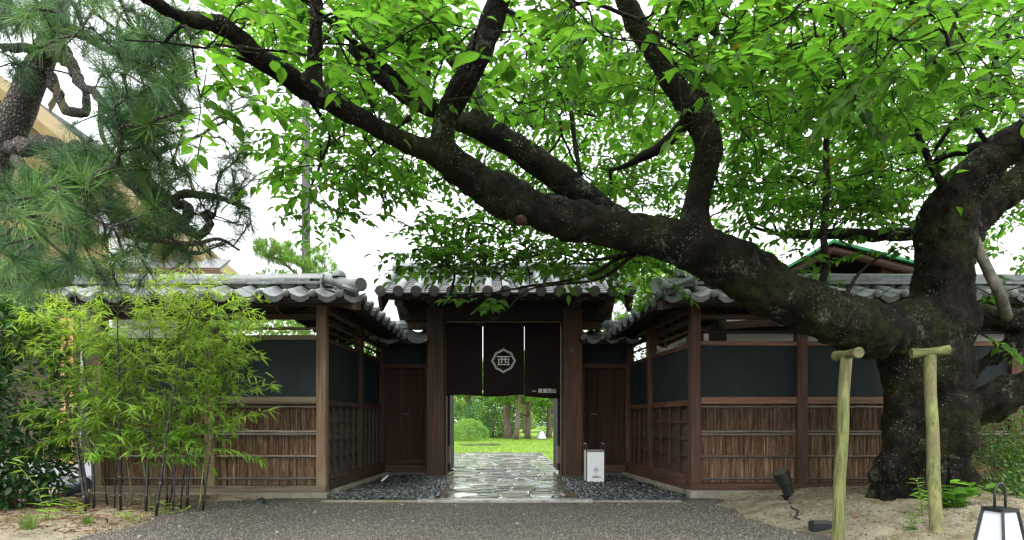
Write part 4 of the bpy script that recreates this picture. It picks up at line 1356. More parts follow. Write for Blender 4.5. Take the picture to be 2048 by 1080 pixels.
# knot scar on the limb
mb = MB(); kp = P(1042, 430, 4.20)
mb.tube([kp + Vector((0, .10, 0)), kp + Vector((0, .03, 0)), kp + Vector((-.004, .012, -.004)), kp + Vector((0, .03, 0))], [.05, .048, .03, .016], 14, wob=.12)
obj("knot_scar", smooth_mesh(mb, "knot_scar"), W_DRK['z'], cherry)

thin = {
    'J': [(1628, 590, 5.1, 20), (1640, 575, 5.1, 17), (1652, 535, 5.08, 16), (1646, 470, 5.0, 14), (1654, 380, 4.9, 13), (1652, 300, 4.8, 12), (1656, 200, 4.6, 10), (1662, 100, 4.4, 9), (1664, 0, 4.2, 8), (1668, -60, 4.1, 7)],
    'J2': [(1652, 250, 4.75, 9), (1690, 190, 4.7, 7), (1730, 110, 4.6, 6), (1765, 40, 4.5, 5)],
    'J3': [(1655, 230, 4.7, 7), (1690, 150, 4.6, 6), (1615, 100, 4.5, 5), (1605, 30, 4.4, 4)],
    'K': [(2060, -10, 4.3, 13), (2020, 60, 4.35, 13), (1995, 110, 4.4, 13), (1975, 160, 4.5, 12), (1930, 215, 4.6, 11), (1900, 255, 4.7, 10), (1872, 298, 4.8, 8)],
    'L': [(1978, 292, 5.1, 9), (1945, 245, 5.0, 9), (1912, 200, 4.9, 8), (1880, 140, 4.8, 7), (1840, 85, 4.7, 6)],
    'M': [(1898, 385, 5.3, 18), (1870, 345, 5.2, 13), (1845, 290, 5.1, 12), (1828, 235, 5.0, 10)],
    'N': [(1990, 300, 5.1, 20), (1950, 296, 5.2, 22), (1905, 305, 5.3, 18), (1860, 330, 5.4, 10)],
    'O': [(1300, 495, 4.7, 12), (1240, 515, 4.9, 9), (1190, 545, 5.0, 8), (1130, 562, 5.05, 6), (1060, 572, 5.1, 5), (980, 586, 5.1, 4), (900, 590, 5.15, 3)],
    'O2': [(1270, 508, 4.8, 9), (1205, 555, 4.95, 6), (1150, 566, 5.0, 5), (1070, 575, 5.0, 4), (1040, 592, 5.0, 4), (1015, 618, 4.95, 4), (985, 640, 4.95, 3), (950, 650, 4.95, 2)],
    'O3': [(1240, 512, 4.85, 8), (1170, 520, 5.2, 6), (1100, 505, 5.4, 5), (1010, 530, 5.5, 4)],
    'Q': [(898, 260, 4.25, 22), (870, 215, 4.15, 18), (820, 172, 4.05, 16), (770, 132, 3.95, 15), (720, 92, 3.85, 13), (680, 60, 3.75, 11), (645, 32, 3.65, 10), (600, -10, 3.5, 8)],
    'R': [(868, 225, 4.15, 11), (855, 205, 4.1, 10), (858, 130, 4.0, 9), (861, 60, 3.9, 8), (864, -10, 3.8, 8)],
    'S': [(1372, 245, 4.75, 28), (1345, 272, 4.85, 24), (1320, 296, 4.95, 22), (1285, 314, 5.05, 18), (1250, 332, 5.2, 10), (1220, 340, 5.3, 6)],
    'U': [(1160, 350, 5.2, 8), (1145, 250, 5.4, 10), (1138, 160, 5.5, 12), (1132, 112, 5.5, 15), (1165, 82, 5.5, 14), (1195, 58, 5.5, 12)],
    'V': [(1285, 90, 5.2, 8), (1265, 135, 5.1, 6), (1252, 180, 5.0, 7)],
    'W': [(820, 235, 4.9, 14), (790, 260, 5.0, 6), (720, 330, 5.1, 5), (650, 345, 5.0, 4), (640, 280, 4.8, 4)],
    'X': [(600, 175, 3.8, 10), (640, 230, 3.9, 8), (660, 270, 4.2, 6), (640, 330, 4.5, 5), (620, 380, 4.8, 4)],
    'Y': [(510, 130, 3.55, 9), (450, 105, 3.3, 6), (400, 95, 3.1, 5), (330, 85, 2.9, 4), (250, 80, 2.7, 3)],
    'Z': [(1680, 610, 5.2, 12), (1720, 545, 5.5, 6), (1770, 510, 5.8, 4), (1830, 490, 6.0, 3)],
    'AA': [(1930, 480, 5.9, 30), (1860, 468, 6.4, 28), (1760, 470, 6.8, 26), (1660, 468, 7.0, 22), (1560, 470, 7.1, 14)],
}
skel_list = [LA, LA1, LA2, LB, LC, LC2, LD, LD2, LT[20:], LE]
for k_, rows in thin.items():
    A = limb(rows, .05); skel_list.append(A)
    mb = MB(); mb.tube([Vector(r[:3]) + Vector((noise.noise((i * .4, ord(k_[0]), 1)), 0, noise.noise((i * .4, ord(k_[0]), 5)))) * r[3] * .5 for i, r in enumerate(A)], [r[3] for r in A], 8)
    obj("branch", smooth_mesh(mb, "branch"), M['bark'], cherry)
PI_ = limb([(1943, 455, 5.35, 14), (1958, 500, 5.33, 18), (1978, 545, 5.3, 20), (2000, 590, 5.3, 20), (2012, 635, 5.5, 22)], .05)
mb = MB(); mb.tube([Vector(r[:3]) for r in PI_], [r[3] for r in PI_], 10); obj("branch", smooth_mesh(mb, "branch"), M['pale_bark'], cherry)

# (px, py, rx, ry, Y0, Y1, twigs)
cherry_blobs = [
    (640, 40, 250, 80, 2.7, 4.2, 60), (470, 60, 110, 60, 2.4, 3.4, 9), (420, 185, 60, 45, 2.4, 2.9, 5),
    (660, 245, 115, 120, 3.6, 5.2, 44), (600, 310, 75, 90, 4.4, 5.4, 18), (640, 430, 60, 80, 4.8, 5.6, 8),
    (790, 110, 180, 130, 3.0, 5.0, 70), (710, 350, 120, 85, 4.2, 6.0, 40), (830, 330, 100, 70, 4.6, 6.2, 32),
    (1120, 290, 190, 130, 4.9, 6.8, 130), (1060, 130, 140, 130, 2.9, 5.6, 60), (1180, 150, 60, 120, 5.2, 6.4, 14),
    (1040, 455, 220, 56, 5.2, 7.4, 76), (930, 480, 75, 45, 5.0, 6.0, 26), (890, 525, 80, 28, 4.8, 5.4, 24),
    (1010, 530, 130, 32, 4.9, 5.6, 40), (978, 608, 34, 14, 4.85, 5.0, 5), (1180, 515, 120, 50, 5.0, 6.4, 64), (1080, 400, 120, 40, 6.0, 7.5, 30),
    (1500, 110, 260, 150, 2.9, 5.6, 170), (1380, 60, 90, 90, 3.0, 5.2, 24),
    (1570, 330, 210, 140, 4.4, 7.2, 150), (1580, 420, 120, 70, 5.4, 7.4, 46), (1320, 370, 90, 90, 5.3, 7.4, 44),
    (1860, 110, 240, 150, 3.0, 5.8, 160), (1800, 340, 150, 110, 4.6, 7.2, 84), (1760, 415, 110, 40, 5.6, 7.4, 24),
    (2000, 400, 70, 180, 6.2, 7.6, 34), (2000, 250, 90, 110, 5.4, 7.0, 34), (1300, 540, 90, 60, 6.2, 7.6, 30),
    (1550, 220, 360, 220, 6.6, 9.0, 420), (1900, 260, 200, 250, 6.6, 8.8, 230), (1150, 230, 210, 190, 6.8, 8.4, 200), (800, 190, 230, 170, 5.2, 7.6, 140), (660, 110, 190, 100, 4.2, 6.4, 70), (1330, 470, 120, 60, 7, 9, 40),
    (1640, 300, 250, 140, 4.8, 6.6, 130), (1500, 60, 260, 90, 2.6, 4.2, 40), (1850, 60, 230, 90, 2.6, 4.4, 40), (790, 60, 170, 70, 2.5, 4.0, 30), (1120, 40, 90, 50, 2.6, 3.8, 14),
    (1720, 490, 100, 25, 5.4, 6.0, 9), (1660, 545, 40, 40, 5.0, 5.4, 4), (2010, 590, 40, 60, 6.0, 6.8, 8), (1980, 680, 20, 14, 5.2, 5.5, 2),
    (1350, -120, 650, 90, 2.6, 5.5, 80), (1600, -300, 500, 100, 2.8, 5.5, 30), (2250, 150, 180, 280, 3.8, 6.5, 110), (2330, 520, 120, 150, 4.8, 5.6, 30), (650, -230, 200, 100, 3.0, 4.2, 24), (1080, -260, 260, 130, 3.2, 4.6, 40),
]
attr = blob_points(cherry_blobs, 1.0)
skel = np.vstack(skel_list)
allp, par_, cnt, ns = grow(skel, attr)
mb, dirs = network_mesh(allp, par_, cnt, ns)
tw = mb
pos_l, dir_l, nrm_l, sc_l, tint_l = [], [], [], [], []
for i in range(len(attr)):
    b = Vector(attr[i]); d = Vector(dirs[i])
    d = d + Vector((random.uniform(-.6, .6), random.uniform(-.6, .6), 0)); d.z = d.z * .35 + random.uniform(-.22, .2); d.normalize()
    L = random.uniform(0.20, 0.40)
    bright = random.choice((.5, .65, .8, .9, 1.0, 1.1, 1.3, 1.5))
    n_l = random.randint(10, 15)
    pts = [b, b + d * L * .5 + Vector((0, 0, .01)), b + d * L + Vector((0, 0, -.03))]
    tw.tube(pts, [.0026, .002, .0012], 4, False)
    side = d.cross(Vector((0, 0, 1)))
    side = side.normalized() if side.length > .1 else Vector((1, 0, 0))
    yc = random.random()
    for k in range(n_l):
        t = 0.08 + 0.92 * (k / (n_l - 1))
        s_ = -1 if k % 2 else 1
        p = b + d * (L * t) + Vector((0, 0, .04 * t * (1 - t) - .03 * t * t))
        ld = d * random.uniform(.2, .7) + side * s_ * random.uniform(.5, 1.0) + Vector((random.uniform(-.3, .3), random.uniform(-.3, .3), random.uniform(-.42, .18)))
        if k == n_l - 1: ld = d + Vector((0, 0, -.2))
        ld.normalize()
        nn = Vector((random.uniform(-.45, .45), random.uniform(-.6, .3), 1.0))
        pet = .015
        pos_l.append(p + ld * pet); dir_l.append(ld); nrm_l.append(nn)
        sc_l.append(random.uniform(.055, .115))
        f = bright * random.uniform(.8, 1.2)
        yl = 1 + .35 * yc * random.random()
        if random.random() < .012: yl, f = 2.6, f * .9
        tint_l.append((f * yl, f, f * random.uniform(.7, 1.2)))
tw_o = obj("twigs", smooth_mesh(tw, "twigs"), M['bark'], cherry); tw_o['kind'] = 'stuff'
pos_l, dir_l, nrm_l = np.array(pos_l), np.array(dir_l), np.array(nrm_l); sc_l = np.array(sc_l); tint_l = np.array(tint_l)
# keep the big limbs clear: few leaves grow on the near side right against them
smp = np.vstack([LA[8:], LA1, LA2, LB, LD, LC, LT[26:]])
sx_, sy_, sY = project(smp[:, :3]); sw = smp[:, 3] / sY * F
ctr = pos_l + dir_l * sc_l[:, None] * .5
lx, ly, lY = project(ctr)
clear = np.ones(len(ctr), bool)
for i0 in range(0, len(ctr), 4000):
    sl_ = slice(i0, i0 + 4000)
    d2 = np.hypot(lx[sl_, None] - sx_[None], ly[sl_, None] - sy_[None])
    hit = (d2 < sw[None] * 1.0 + sc_l[sl_, None] / lY[sl_, None] * F * .32) & (lY[sl_, None] < sY[None] + .05)
    clear[sl_] = ~hit.any(1)
keep = clear | (rng.random(len(ctr)) < .10)
pos_l, dir_l, nrm_l, sc_l, tint_l = pos_l[keep], dir_l[keep], nrm_l[keep], sc_l[keep], tint_l[keep]
R_l = frames(dir_l, nrm_l)
vis_ = np.argsort(-np.where((project(pos_l)[1] > 0) & (project(pos_l)[0] > 0) & (project(pos_l)[0] < 2048), sc_l / pos_l[:, 1], 0))
half = np.zeros(len(pos_l), bool); half[vis_[300::2]] = True
foliage(cherry, T_CHERRY, pos_l[~half], R_l[~half], sc_l[~half], tint_l[~half], M['cherry_leaf'], 300)
foliage(cherry, T_CHERRY2, pos_l[half], R_l[half], sc_l[half], tint_l[half], M['cherry_leaf'], 0)
CHERRY_N = len(pos_l)

# ------------------------------------------------------------------ pine on the left
pine = thing("pine_tree", "leaning pine with scaly grey trunk and long drooping needles at the left edge", "tree", (-4.6, 4.9, 0))
PT = limb([(-260, 1080, 4.9, 100), (-170, 760, 4.9, 92), (-76, 480, 4.85, 80), (-16, 340, 4.8, 66), (32, 235, 4.75, 56), (66, 155, 4.7, 50), (96, 92, 4.65, 42), (112, 30, 4.6, 48), (100, -60, 4.6, 44)], .08)
mb = MB(); mb.tube([Vector(r[:3]) for r in PT], [r[3] for r in PT], 20, wob=.04); obj("trunk", smooth_mesh(mb, "trunk"), M['pine_bark'], pine)
pine_limbs = {
    'a': [(20, 300, 4.75, 36), (90, 292, 4.6, 28), (160, 298, 4.5, 24), (220, 312, 4.4, 22), (245, 350, 4.4, 22), (280, 385, 4.45, 24), (330, 418, 4.5, 24), (362, 452, 4.55, 22), (400, 470, 4.6, 20), (420, 448, 4.6, 18), (408, 425, 4.6, 15), (430, 432, 4.6, 14)],
    'a2': [(365, 452, 4.55, 22), (372, 418, 4.6, 20), (350, 392, 4.65, 18), (385, 384, 4.7, 16), (420, 392, 4.75, 15), (450, 400, 4.8, 11), (500, 420, 4.9, 7)],
    'b': [(100, 95, 4.65, 34), (135, 115, 4.5, 26), (160, 165, 4.4, 20), (195, 195, 4.3, 16), (220, 222, 4.2, 14), (260, 250, 4.2, 11), (300, 262, 4.2, 9)],
    'c': [(95, 105, 4.65, 22), (50, 92, 4.5, 18), (0, 96, 4.4, 16)],
    'd': [(105, 80, 4.65, 20), (70, 55, 4.5, 16), (20, 40, 4.3, 13), (-30, 30, 4.2, 10)],
    'e': [(220, 380, 4.4, 20), (215, 405, 4.35, 18), (240, 440, 4.3, 18), (280, 470, 4.3, 15), (330, 482, 4.4, 13), (390, 490, 4.5, 10), (440, 478, 4.6, 7), (480, 500, 4.7, 5)],
    'f': [(108, 60, 4.65, 24), (160, 70, 4.4, 18), (230, 105, 4.2, 14), (290, 150, 4.1, 11), (340, 200, 4.1, 9), (365, 255, 4.2, 7)],
    'g': [(90, 130, 4.7, 20), (120, 200, 4.6, 18), (140, 220, 4.55, 20), (165, 225, 4.5, 18), (168, 180, 4.5, 12)],
    'h': [(30, 320, 4.7, 22), (60, 345, 4.4, 14), (130, 380, 4.0, 11), (170, 420, 3.7, 8), (230, 460, 3.6, 6)],
    'i': [(330, 418, 4.5, 16), (345, 455, 4.5, 15), (340, 480, 4.55, 14), (370, 505, 4.7, 11), (400, 508, 4.8, 8)],
    'j': [(200, 200, 4.3, 10), (205, 270, 4.35, 9), (240, 330, 4.4, 8)],
    'k': [(280, 470, 4.3, 10), (265, 500, 4.3, 7), (230, 520, 4.3, 6), (225, 560, 4.3, 5)],
    'l': [(0, 330, 4.8, 16), (-20, 400, 4.2, 12), (20, 430, 3.8, 8), (80, 440, 3.5, 6)],
    'm': [(240, 340, 4.4, 10), (330, 300, 4.6, 8), (420, 260, 4.9, 6), (470, 230, 5.0, 4)],
}
pl_list = [PT[22:]]
for k_, rows in pine_limbs.items():
    A = limb(rows, .04); pl_list.append(A)
    mb = MB(); mb.tube([Vector(r[:3]) + Vector((noise.noise((i * .5, (ord(k_[0]) + len(k_) * 3.7), 2)), 0, noise.noise((i * .5, (ord(k_[0]) + len(k_) * 3.7), 8)))) * r[3] * 1.1 for i, r in enumerate(A)], [r[3] * (1 + .2 * noise.noise((i * .7, (ord(k_[0]) + len(k_) * 3.7), 3))) for i, r in enumerate(A)], 9, wob=.08)
    obj("limb", smooth_mesh(mb, "limb"), M['pine_bark'], pine)
pine_blobs = [(160, 50, 190, 70, 3.2, 4.7, 50), (290, 150, 100, 110, 3.2, 4.4, 62), (290, 270, 75, 90, 3.5, 4.6, 46), (70, 430, 110, 60, 2.9, 4.0, 34),
              (60, 520, 90, 60, 3.0, 4.2, 28), (220, 540, 90, 36, 3.6, 4.6, 18), (450, 230, 80, 50, 4.6, 5.3, 18), (440, 350, 75, 65, 4.5, 5.3, 30), (470, 430, 60, 50, 4.6, 5.3, 16),
              (320, 330, 70, 60, 4.2, 4.9, 12), (20, 20, 60, 40, 3.5, 4.4, 12), (150, 400, 80, 50, 3.9, 4.8, 18), (370, 490, 90, 40, 4.5, 5.2, 18), (20, 150, 40, 40, 4.2, 5.0, 7),
              (350, 90, 70, 90, 3.6, 4.6, 20), (200, 470, 80, 40, 3.6, 4.5, 14), (230, 400, 110, 80, 3.6, 4.8, 40), (330, 420, 90, 60, 4.3, 5.0, 28), (290, 210, 90, 130, 3.4, 4.5, 60), (150, 300, 60, 60, 3.8, 4.6, 12), (90, 30, 120, 50, 3.2, 4.4, 26), (60, 560, 80, 30, 3.2, 4.2, 14), (140, 370, 110, 70, 3.4, 4.6, 40), (320, 470, 90, 40, 4.0, 5.0, 22), (100, -90, 250, 60, 3.2, 4.7, 24), (-120, 250, 100, 250, 3.2, 4.7, 30)]
pattr = blob_points(pine_blobs)
allp, par_, cnt, ns = grow(np.vstack(pl_list), pattr)
mb, dirs = network_mesh(allp, par_, cnt, ns, 0.003, 0.0026, 5, .02)
t_o = obj("twigs", smooth_mesh(mb, "twigs"), M['pine_bark'], pine); t_o['kind'] = 'stuff'

def tuft_mesh(n, length, wid, spread, tint, seed, droop=.3):
    """needles fanning from a shoot along +Z; each a thin three-sided blade"""
    r_ = random.Random(seed); V, Fc, C = [], [], []
    for i in range(n):
        az = r_.uniform(0, 2 * math.pi); el = r_.uniform(spread[0], spread[1])
        base = Vector((0, 0, r_.uniform(-.07, .02)))
        d = Vector((math.cos(az) * math.sin(el), math.sin(az) * math.sin(el), math.cos(el)))
        L = length * r_.uniform(.75, 1.1)
        b = d.orthogonal().normalized(); c = d.cross(b)
        mid = base + d * L * .55 ; tip = base + d * L + Vector((r_.uniform(-1, 1), r_.uniform(-1, 1), r_.uniform(-1, 1))) * L * .05
        w = wid
        k = len(V)
        V += [base + b * w * .7, base - b * w * .35 + c * w * .6, base - b * w * .35 - c * w * .6, mid + b * w, mid - b * w * .5 + c * w * .85, mid - b * w * .5 - c * w * .85, tip, tip, tip]
        for s_ in range(3):
            e = (s_ + 1) % 3
            Fc += [(k + s_, k + e, k + 3 + e, k + 3 + s_), (k + 3 + s_, k + 3 + e, k + 6 + e, k + 6 + s_)]
        f = r_.uniform(.7, 1.3); C += [(tint[0] * f, tint[1] * f, tint[2] * f)] * 9
    return [tuple(v) for v in V], Fc, C
def add_tufts(parent, pts, dirs, n_parts, n_needles, length, wid, spread, m, tints, down=.35, scale=(.8, 1.2), name="needle_tuft"):
    var = []
    for k in range(6):
        V, Fc, C = tuft_mesh(n_needles, length, wid, spread, tints[k % len(tints)], 100 + k)
        me = np_mesh(name, V, Fc, np.array(C)); me.materials.append(m); var.append((me, np.array(V), np.array(Fc), np.array(C)))
    px, py, Y = project(np.array(pts)); vis = (px > 0) & (px < 2048) & (py > 0) & (py < 1080)
    order = np.argsort(-np.where(vis, 1 / Y, 0)); restV, restF, restC, off = [], [], [], 0
    for rank, i in enumerate(order):
        d = (Vector(dirs[i]) + Vector((random.uniform(-.5, .5), random.uniform(-.5, .5), random.uniform(-.5, .5) - down + .25))).normalized()
        Rm = d.to_track_quat('Z', 'Y').to_matrix().to_4x4() @ Matrix.Rotation(random.uniform(0, 6.28), 4, 'Z') @ Matrix.Scale(random.uniform(*scale), 4)
        Rm.translation = Vector(pts[i])
        me, V, Fc, C = var[random.randrange(6)]
        if rank < n_parts: inst(name, me, Rm, parent)
        else:
            A = np.array(Rm); restV.append(V @ A[:3, :3].T + A[:3, 3]); restF.append(Fc + off); restC.append(C); off += len(V)
    if restV:
        o = obj("needles", np_mesh("needles", np.vstack(restV), np.vstack(restF), np.vstack(restC)), m, parent); o['kind'] = 'stuff'
PT_T = [(.75, .9, 1.0), (1.1, 1.1, .9), (.55, .72, .9), (1.5, 1.4, 1.1)]
add_tufts(pine, pattr, dirs, 300, 62, .16, .0013, (.15, 1.25), M['needle'], PT_T, .55)
# a few dry leaves caught in the fork
mb = MB()
for (px_, py_, s_) in ((118, 160, .07), (108, 190, .08), (130, 195, .06)):
    p = P(px_, py_, 4.4); mb.add([p, p + Vector((s_ * .4, -.02, -s_)), p + Vector((0, -.04, -s_ * 2)), p + Vector((-s_ * .5, -.01, -s_ * .9))], [(0, 1, 2, 3)], (.35, .42, .2))
obj("dead_leaves", mb, M['dry_leaf'], pine)['kind'] = 'stuff'

# ------------------------------------------------------------------ bamboo
bam = thing("bamboo_plant", "clump of slim black stemmed bamboo with yellow green leaves before the wall", "bamboo", (-3.8, 5.8, 0))
culms = [  # base px, base py, top px, top py, Y, width px, light?
    (172, 1040, 60, 600, 5.45, 8, 0), (188, 1022, 150, 590, 5.7, 8, 0), (176, 1000, 90, 690, 5.9, 6, 0), (242, 1030, 235, 570, 5.6, 8, 0), (265, 1002, 190, 640, 6.0, 5, 1),
    (292, 1020, 300, 575, 5.7, 8, 0), (303, 1016, 210, 680, 5.8, 7, 1), (312, 1034, 390, 590, 5.55, 8, 0), (333, 1002, 330, 600, 6.0, 6, 0), (338, 998, 420, 720, 6.05, 5, 0),
    (345, 1012, 360, 640, 5.9, 6, 0), (374, 1012, 400, 570, 5.95, 8, 0), (396, 1016, 455, 680, 5.85, 5, 1), (404, 1016, 490, 620, 5.9, 6, 0), (228, 1020, 270, 640, 5.75, 5, 0), (360, 1004, 440, 640, 6.0, 5, 0), (180, 1010, 60, 640, 5.8, 6, 0),
    (215, 1005, 120, 650, 5.95, 5, 0)]
bpos, bdir, bnrm, bsc, btint = [], [], [], [], []
sprays = MB()
for (bx_, by_, tx_, ty_, Y, w, light) in culms:
    p0, p1 = P(bx_, by_, Y), P(tx_, ty_, Y + random.uniform(-.2, .25))
    p0.z = soil_left(p0.x, p0.y) - .03
    n_ = 14; pts, rad = [], []
    for i in range(n_ + 1):
        t = i / n_
        p = p0.lerp(p1, t); bow = (p1.x - p0.x) * .45 * (t * t - t)
        p.x += bow; p.z += .10 * math.sin(math.pi * t)
        p.x += .004 * math.sin(i * 1.3 + bx_); pts.append(p); rad.append(w * .36 * Y / F * (1 - .75 * t))
    tn = (.16, .20, .05) if light else (.022, .018, .016)
    mb = MB(); mb.tube(pts, rad, 7, tint=tn)
    for i in range(1, n_):
        d = (pts[i + 1] - pts[i - 1]).normalized() * .006
        mb.tube([pts[i] - d, pts[i], pts[i] + d], [rad[i] * 1.02, rad[i] * 1.3, rad[i] * 1.02], 7, False, tint=(.16, .15, .12))
    obj("culm", smooth_mesh(mb, "culm"), M['culm'], bam)
    yng = random.uniform(.8, 1.2)
    for i in range(3, n_ + 1):
        if i == 3 and random.random() < .6: continue
        for s_ in range(random.choice((2, 2, 3, 3))):
            az = random.uniform(0, 6.28)
            out = Vector((math.cos(az), math.sin(az) * .75, random.uniform(.1, .7))).normalized()
            L = random.uniform(.16, .50) * (1 if i < n_ - 2 else .7) * (1.7 if random.random() < .12 else 1)
            a = pts[i]; b = a + out * L + Vector((0, 0, -.10 * L)); mid = a + out * L * .55 + Vector((0, 0, .04))
            sprays.tube([a, mid, b], [.003, .0022, .0014], 4, False, tint=(.12, .15, .04))
            nn_ = random.randint(4, 7)
            for k in range(nn_):
                t = .25 + .75 * k / (nn_ - 1)
                q0 = a.lerp(mid, t / .55) if t < .55 else mid.lerp(b, (t - .55) / .45)
                sd_ = Vector((random.uniform(-1, 1), random.uniform(-1, 1), random.uniform(-.2, .3)))
                tw_d = (out * .5 + sd_ * .7).normalized(); tl = random.uniform(.03, .10)
                q1 = q0 + tw_d * tl
                sprays.tube([q0, q1], [.0015, .001], 3, False, tint=(.14, .18, .05))
                for kk in range(random.randint(3, 5)):
                    ld = (tw_d * .8 + Vector((random.uniform(-.8, .8), random.uniform(-.8, .8), random.uniform(-.95, .15)))).normalized()
                    bpos.append(q1); bdir.append(ld); bnrm.append((random.uniform(-.6, .6), random.uniform(-.9, .3), 1.0))
                    bsc.append(random.uniform(.065, .12))
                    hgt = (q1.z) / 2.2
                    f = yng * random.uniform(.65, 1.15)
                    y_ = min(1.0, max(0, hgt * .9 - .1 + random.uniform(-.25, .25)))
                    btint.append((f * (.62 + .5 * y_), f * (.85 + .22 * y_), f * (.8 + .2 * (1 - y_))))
# long side branches that reach out of the clump
for (ax, ay, ex, ey, Y) in ((400, 830, 540, 770, 5.8), (402, 870, 535, 822, 5.8), (404, 900, 520, 918, 5.8), (420, 720, 508, 655, 5.8), (400, 660, 475, 600, 5.8), (380, 740, 520, 715, 5.8),
                            (170, 760, 20, 690, 5.5), (160, 830, 40, 830, 5.5), (250, 620, 345, 548, 5.6), (320, 620, 440, 560, 5.6), (140, 680, 40, 620, 5.5), (165, 870, 60, 900, 5.4), (300, 860, 230, 900, 5.6), (330, 880, 390, 860, 5.7), (180, 640, 90, 590, 5.6)):
    a, b = P(ax, ay, Y), P(ex, ey, Y + random.uniform(-.25, .15)); mid = a.lerp(b, .5) + Vector((0, 0, .05))
    sprays.tube([a, a.lerp(mid, .5) + Vector((0, 0, .012)), mid, mid.lerp(b, .5) + Vector((0, 0, .008)), b], [.0035, .003, .0025, .002, .0013], 4, False, tint=(.12, .15, .04))
    out = (b - a).normalized()
    for k in range(9):
        t = .15 + .85 * k / 8
        q0 = a.lerp(mid, t * 2) if t < .5 else mid.lerp(b, t * 2 - 1)
        for kk in range(random.randint(4, 7)):
            ld = (out * .8 + Vector((random.uniform(-.7, .7), random.uniform(-.8, .8), random.uniform(-.8, .35)))).normalized()
            bpos.append(q0 + ld * .012); bdir.append(ld); bnrm.append((random.uniform(-.6, .6), random.uniform(-.9, .3), 1.0)); bsc.append(random.uniform(.07, .13))
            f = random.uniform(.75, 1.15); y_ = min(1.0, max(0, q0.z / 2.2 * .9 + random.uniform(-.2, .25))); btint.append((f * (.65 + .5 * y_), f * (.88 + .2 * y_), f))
spo = obj("twigs", smooth_mesh(sprays, "twigs"), M['culm'], bam); spo['kind'] = 'stuff'
bpos, bdir, bnrm, bsc, btint = map(np.array, (bpos, bdir, bnrm, bsc, btint))
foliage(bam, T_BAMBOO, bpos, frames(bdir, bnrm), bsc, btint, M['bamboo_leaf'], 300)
BAM_N = len(bpos)

# ------------------------------------------------------------------ shrubs and small plants
def shrub(name, label, cat, lumps, n, size, T, m, tint_rng, n_parts=0, stems=None, group=None, stem_mat='trunk', inner=.55):
    """lumps: (x,y,z,rx,ry,rz)"""
    c0 = lumps[0]; zb = 0
    t = thing(name, label, cat, (c0[0], c0[1], zb), group)
    vol = np.array([l[3] * l[4] + l[4] * l[5] + l[3] * l[5] for l in lumps]); vol = vol / vol.sum()
    pos, dr, nr, sc, tn = [], [], [], [], []
    for li, l in enumerate(lumps):
        for k in range(int(n * vol[li])):
            v = Vector((random.gauss(0, 1), random.gauss(0, 1), random.gauss(0, 1))).normalized()
            rr = inner + (1 - inner) * math.sqrt(random.random())
            rr *= 1 + .16 * noise.noise((v.x * 2.5 + li, v.y * 2.5, v.z * 2.5))
            p = Vector((l[0] + v.x * l[3] * rr, l[1] + v.y * l[4] * rr, l[2] + v.z * l[5] * rr))
            if p.z < .03: continue
            pos.append(p); d = (v + Vector((random.uniform(-.9, .9), random.uniform(-.9, .9), random.uniform(-.7, .6)))).normalized()
            dr.append(d); nr.append(v * .6 + Vector((random.uniform(-.6, .6), random.uniform(-.6, .6), .7 + random.uniform(-.4, .4)))); sc.append(size * random.uniform(.7, 1.2))
            f = random.uniform(*tint_rng); tn.append((f * random.uniform(.85, 1.2), f, f * random.uniform(.7, 1.1)))
    pos, dr, nr, sc, tn = map(np.array, (pos, dr, nr, sc, tn))
    foliage(t, T, pos, frames(dr, nr), sc, tn, m, n_parts)
    if stems:
        for (a, b, r) in stems:
            a, b = Vector(a), Vector(b); mb = MB()
            mid = a.lerp(b, .5) + Vector((random.uniform(-.05, .05), random.uniform(-.05, .05), 0)) * (b - a).length
            mb.tube([a, a.lerp(mid, .5), mid, b], [r, r * .85, r * .7, r * .4], 7); obj("stem", smooth_mesh(mb, "stem"), M[stem_mat], t)
    return t
shrub("camellia_bush", "dark glossy leaved bush on the left edge of the photo beside the bamboo", "bush",
      [(-4.75, 5.75, 1.05, .55, .5, 1.1), (-5.35, 5.6, 1.3, .6, .6, 1.3), (-4.6, 5.8, .5, .4, .4, .5), (-5.1, 5.9, 1.9, .5, .5, .5)], 9000, .075, T_OVAL, M['dark_leaf'], (.6, 1.5), 200,
      [((-4.8, 5.8, -.05), (-4.7, 5.8, 1.2), .03), ((-5.0, 5.8, -.05), (-5.1, 5.8, 1.4), .035), ((-4.7, 5.75, -.05), (-4.5, 5.7, .8), .02)])
shrub("azalea_bush", "low twiggy shrub with small leaves beside the cherry trunk", "bush",
      [(4.95, 5.9, .72, .42, .4, .28), (4.8, 5.8, .42, .28, .3, .26), (5.3, 5.8, .5, .45, .4, .45), (5.0, 5.6, .25, .4, .3, .2)], 7000, .036, T_OVAL, M['shrub_leaf'], (.9, 2.2), 0,
      [((4.85, 5.85, .05), (4.6, 5.8, .62), .012), ((4.9, 5.85, .05), (4.75, 5.8, .8), .012), ((4.92, 5.85, .05), (5.1, 5.8, .85), .014), ((4.9, 5.8, .05), (4.55, 5.7, .4), .009), ((4.95, 5.85, .05), (5.3, 5.8, .7), .013), ((4.88, 5.8, .05), (4.7, 5.6, .5), .009)])

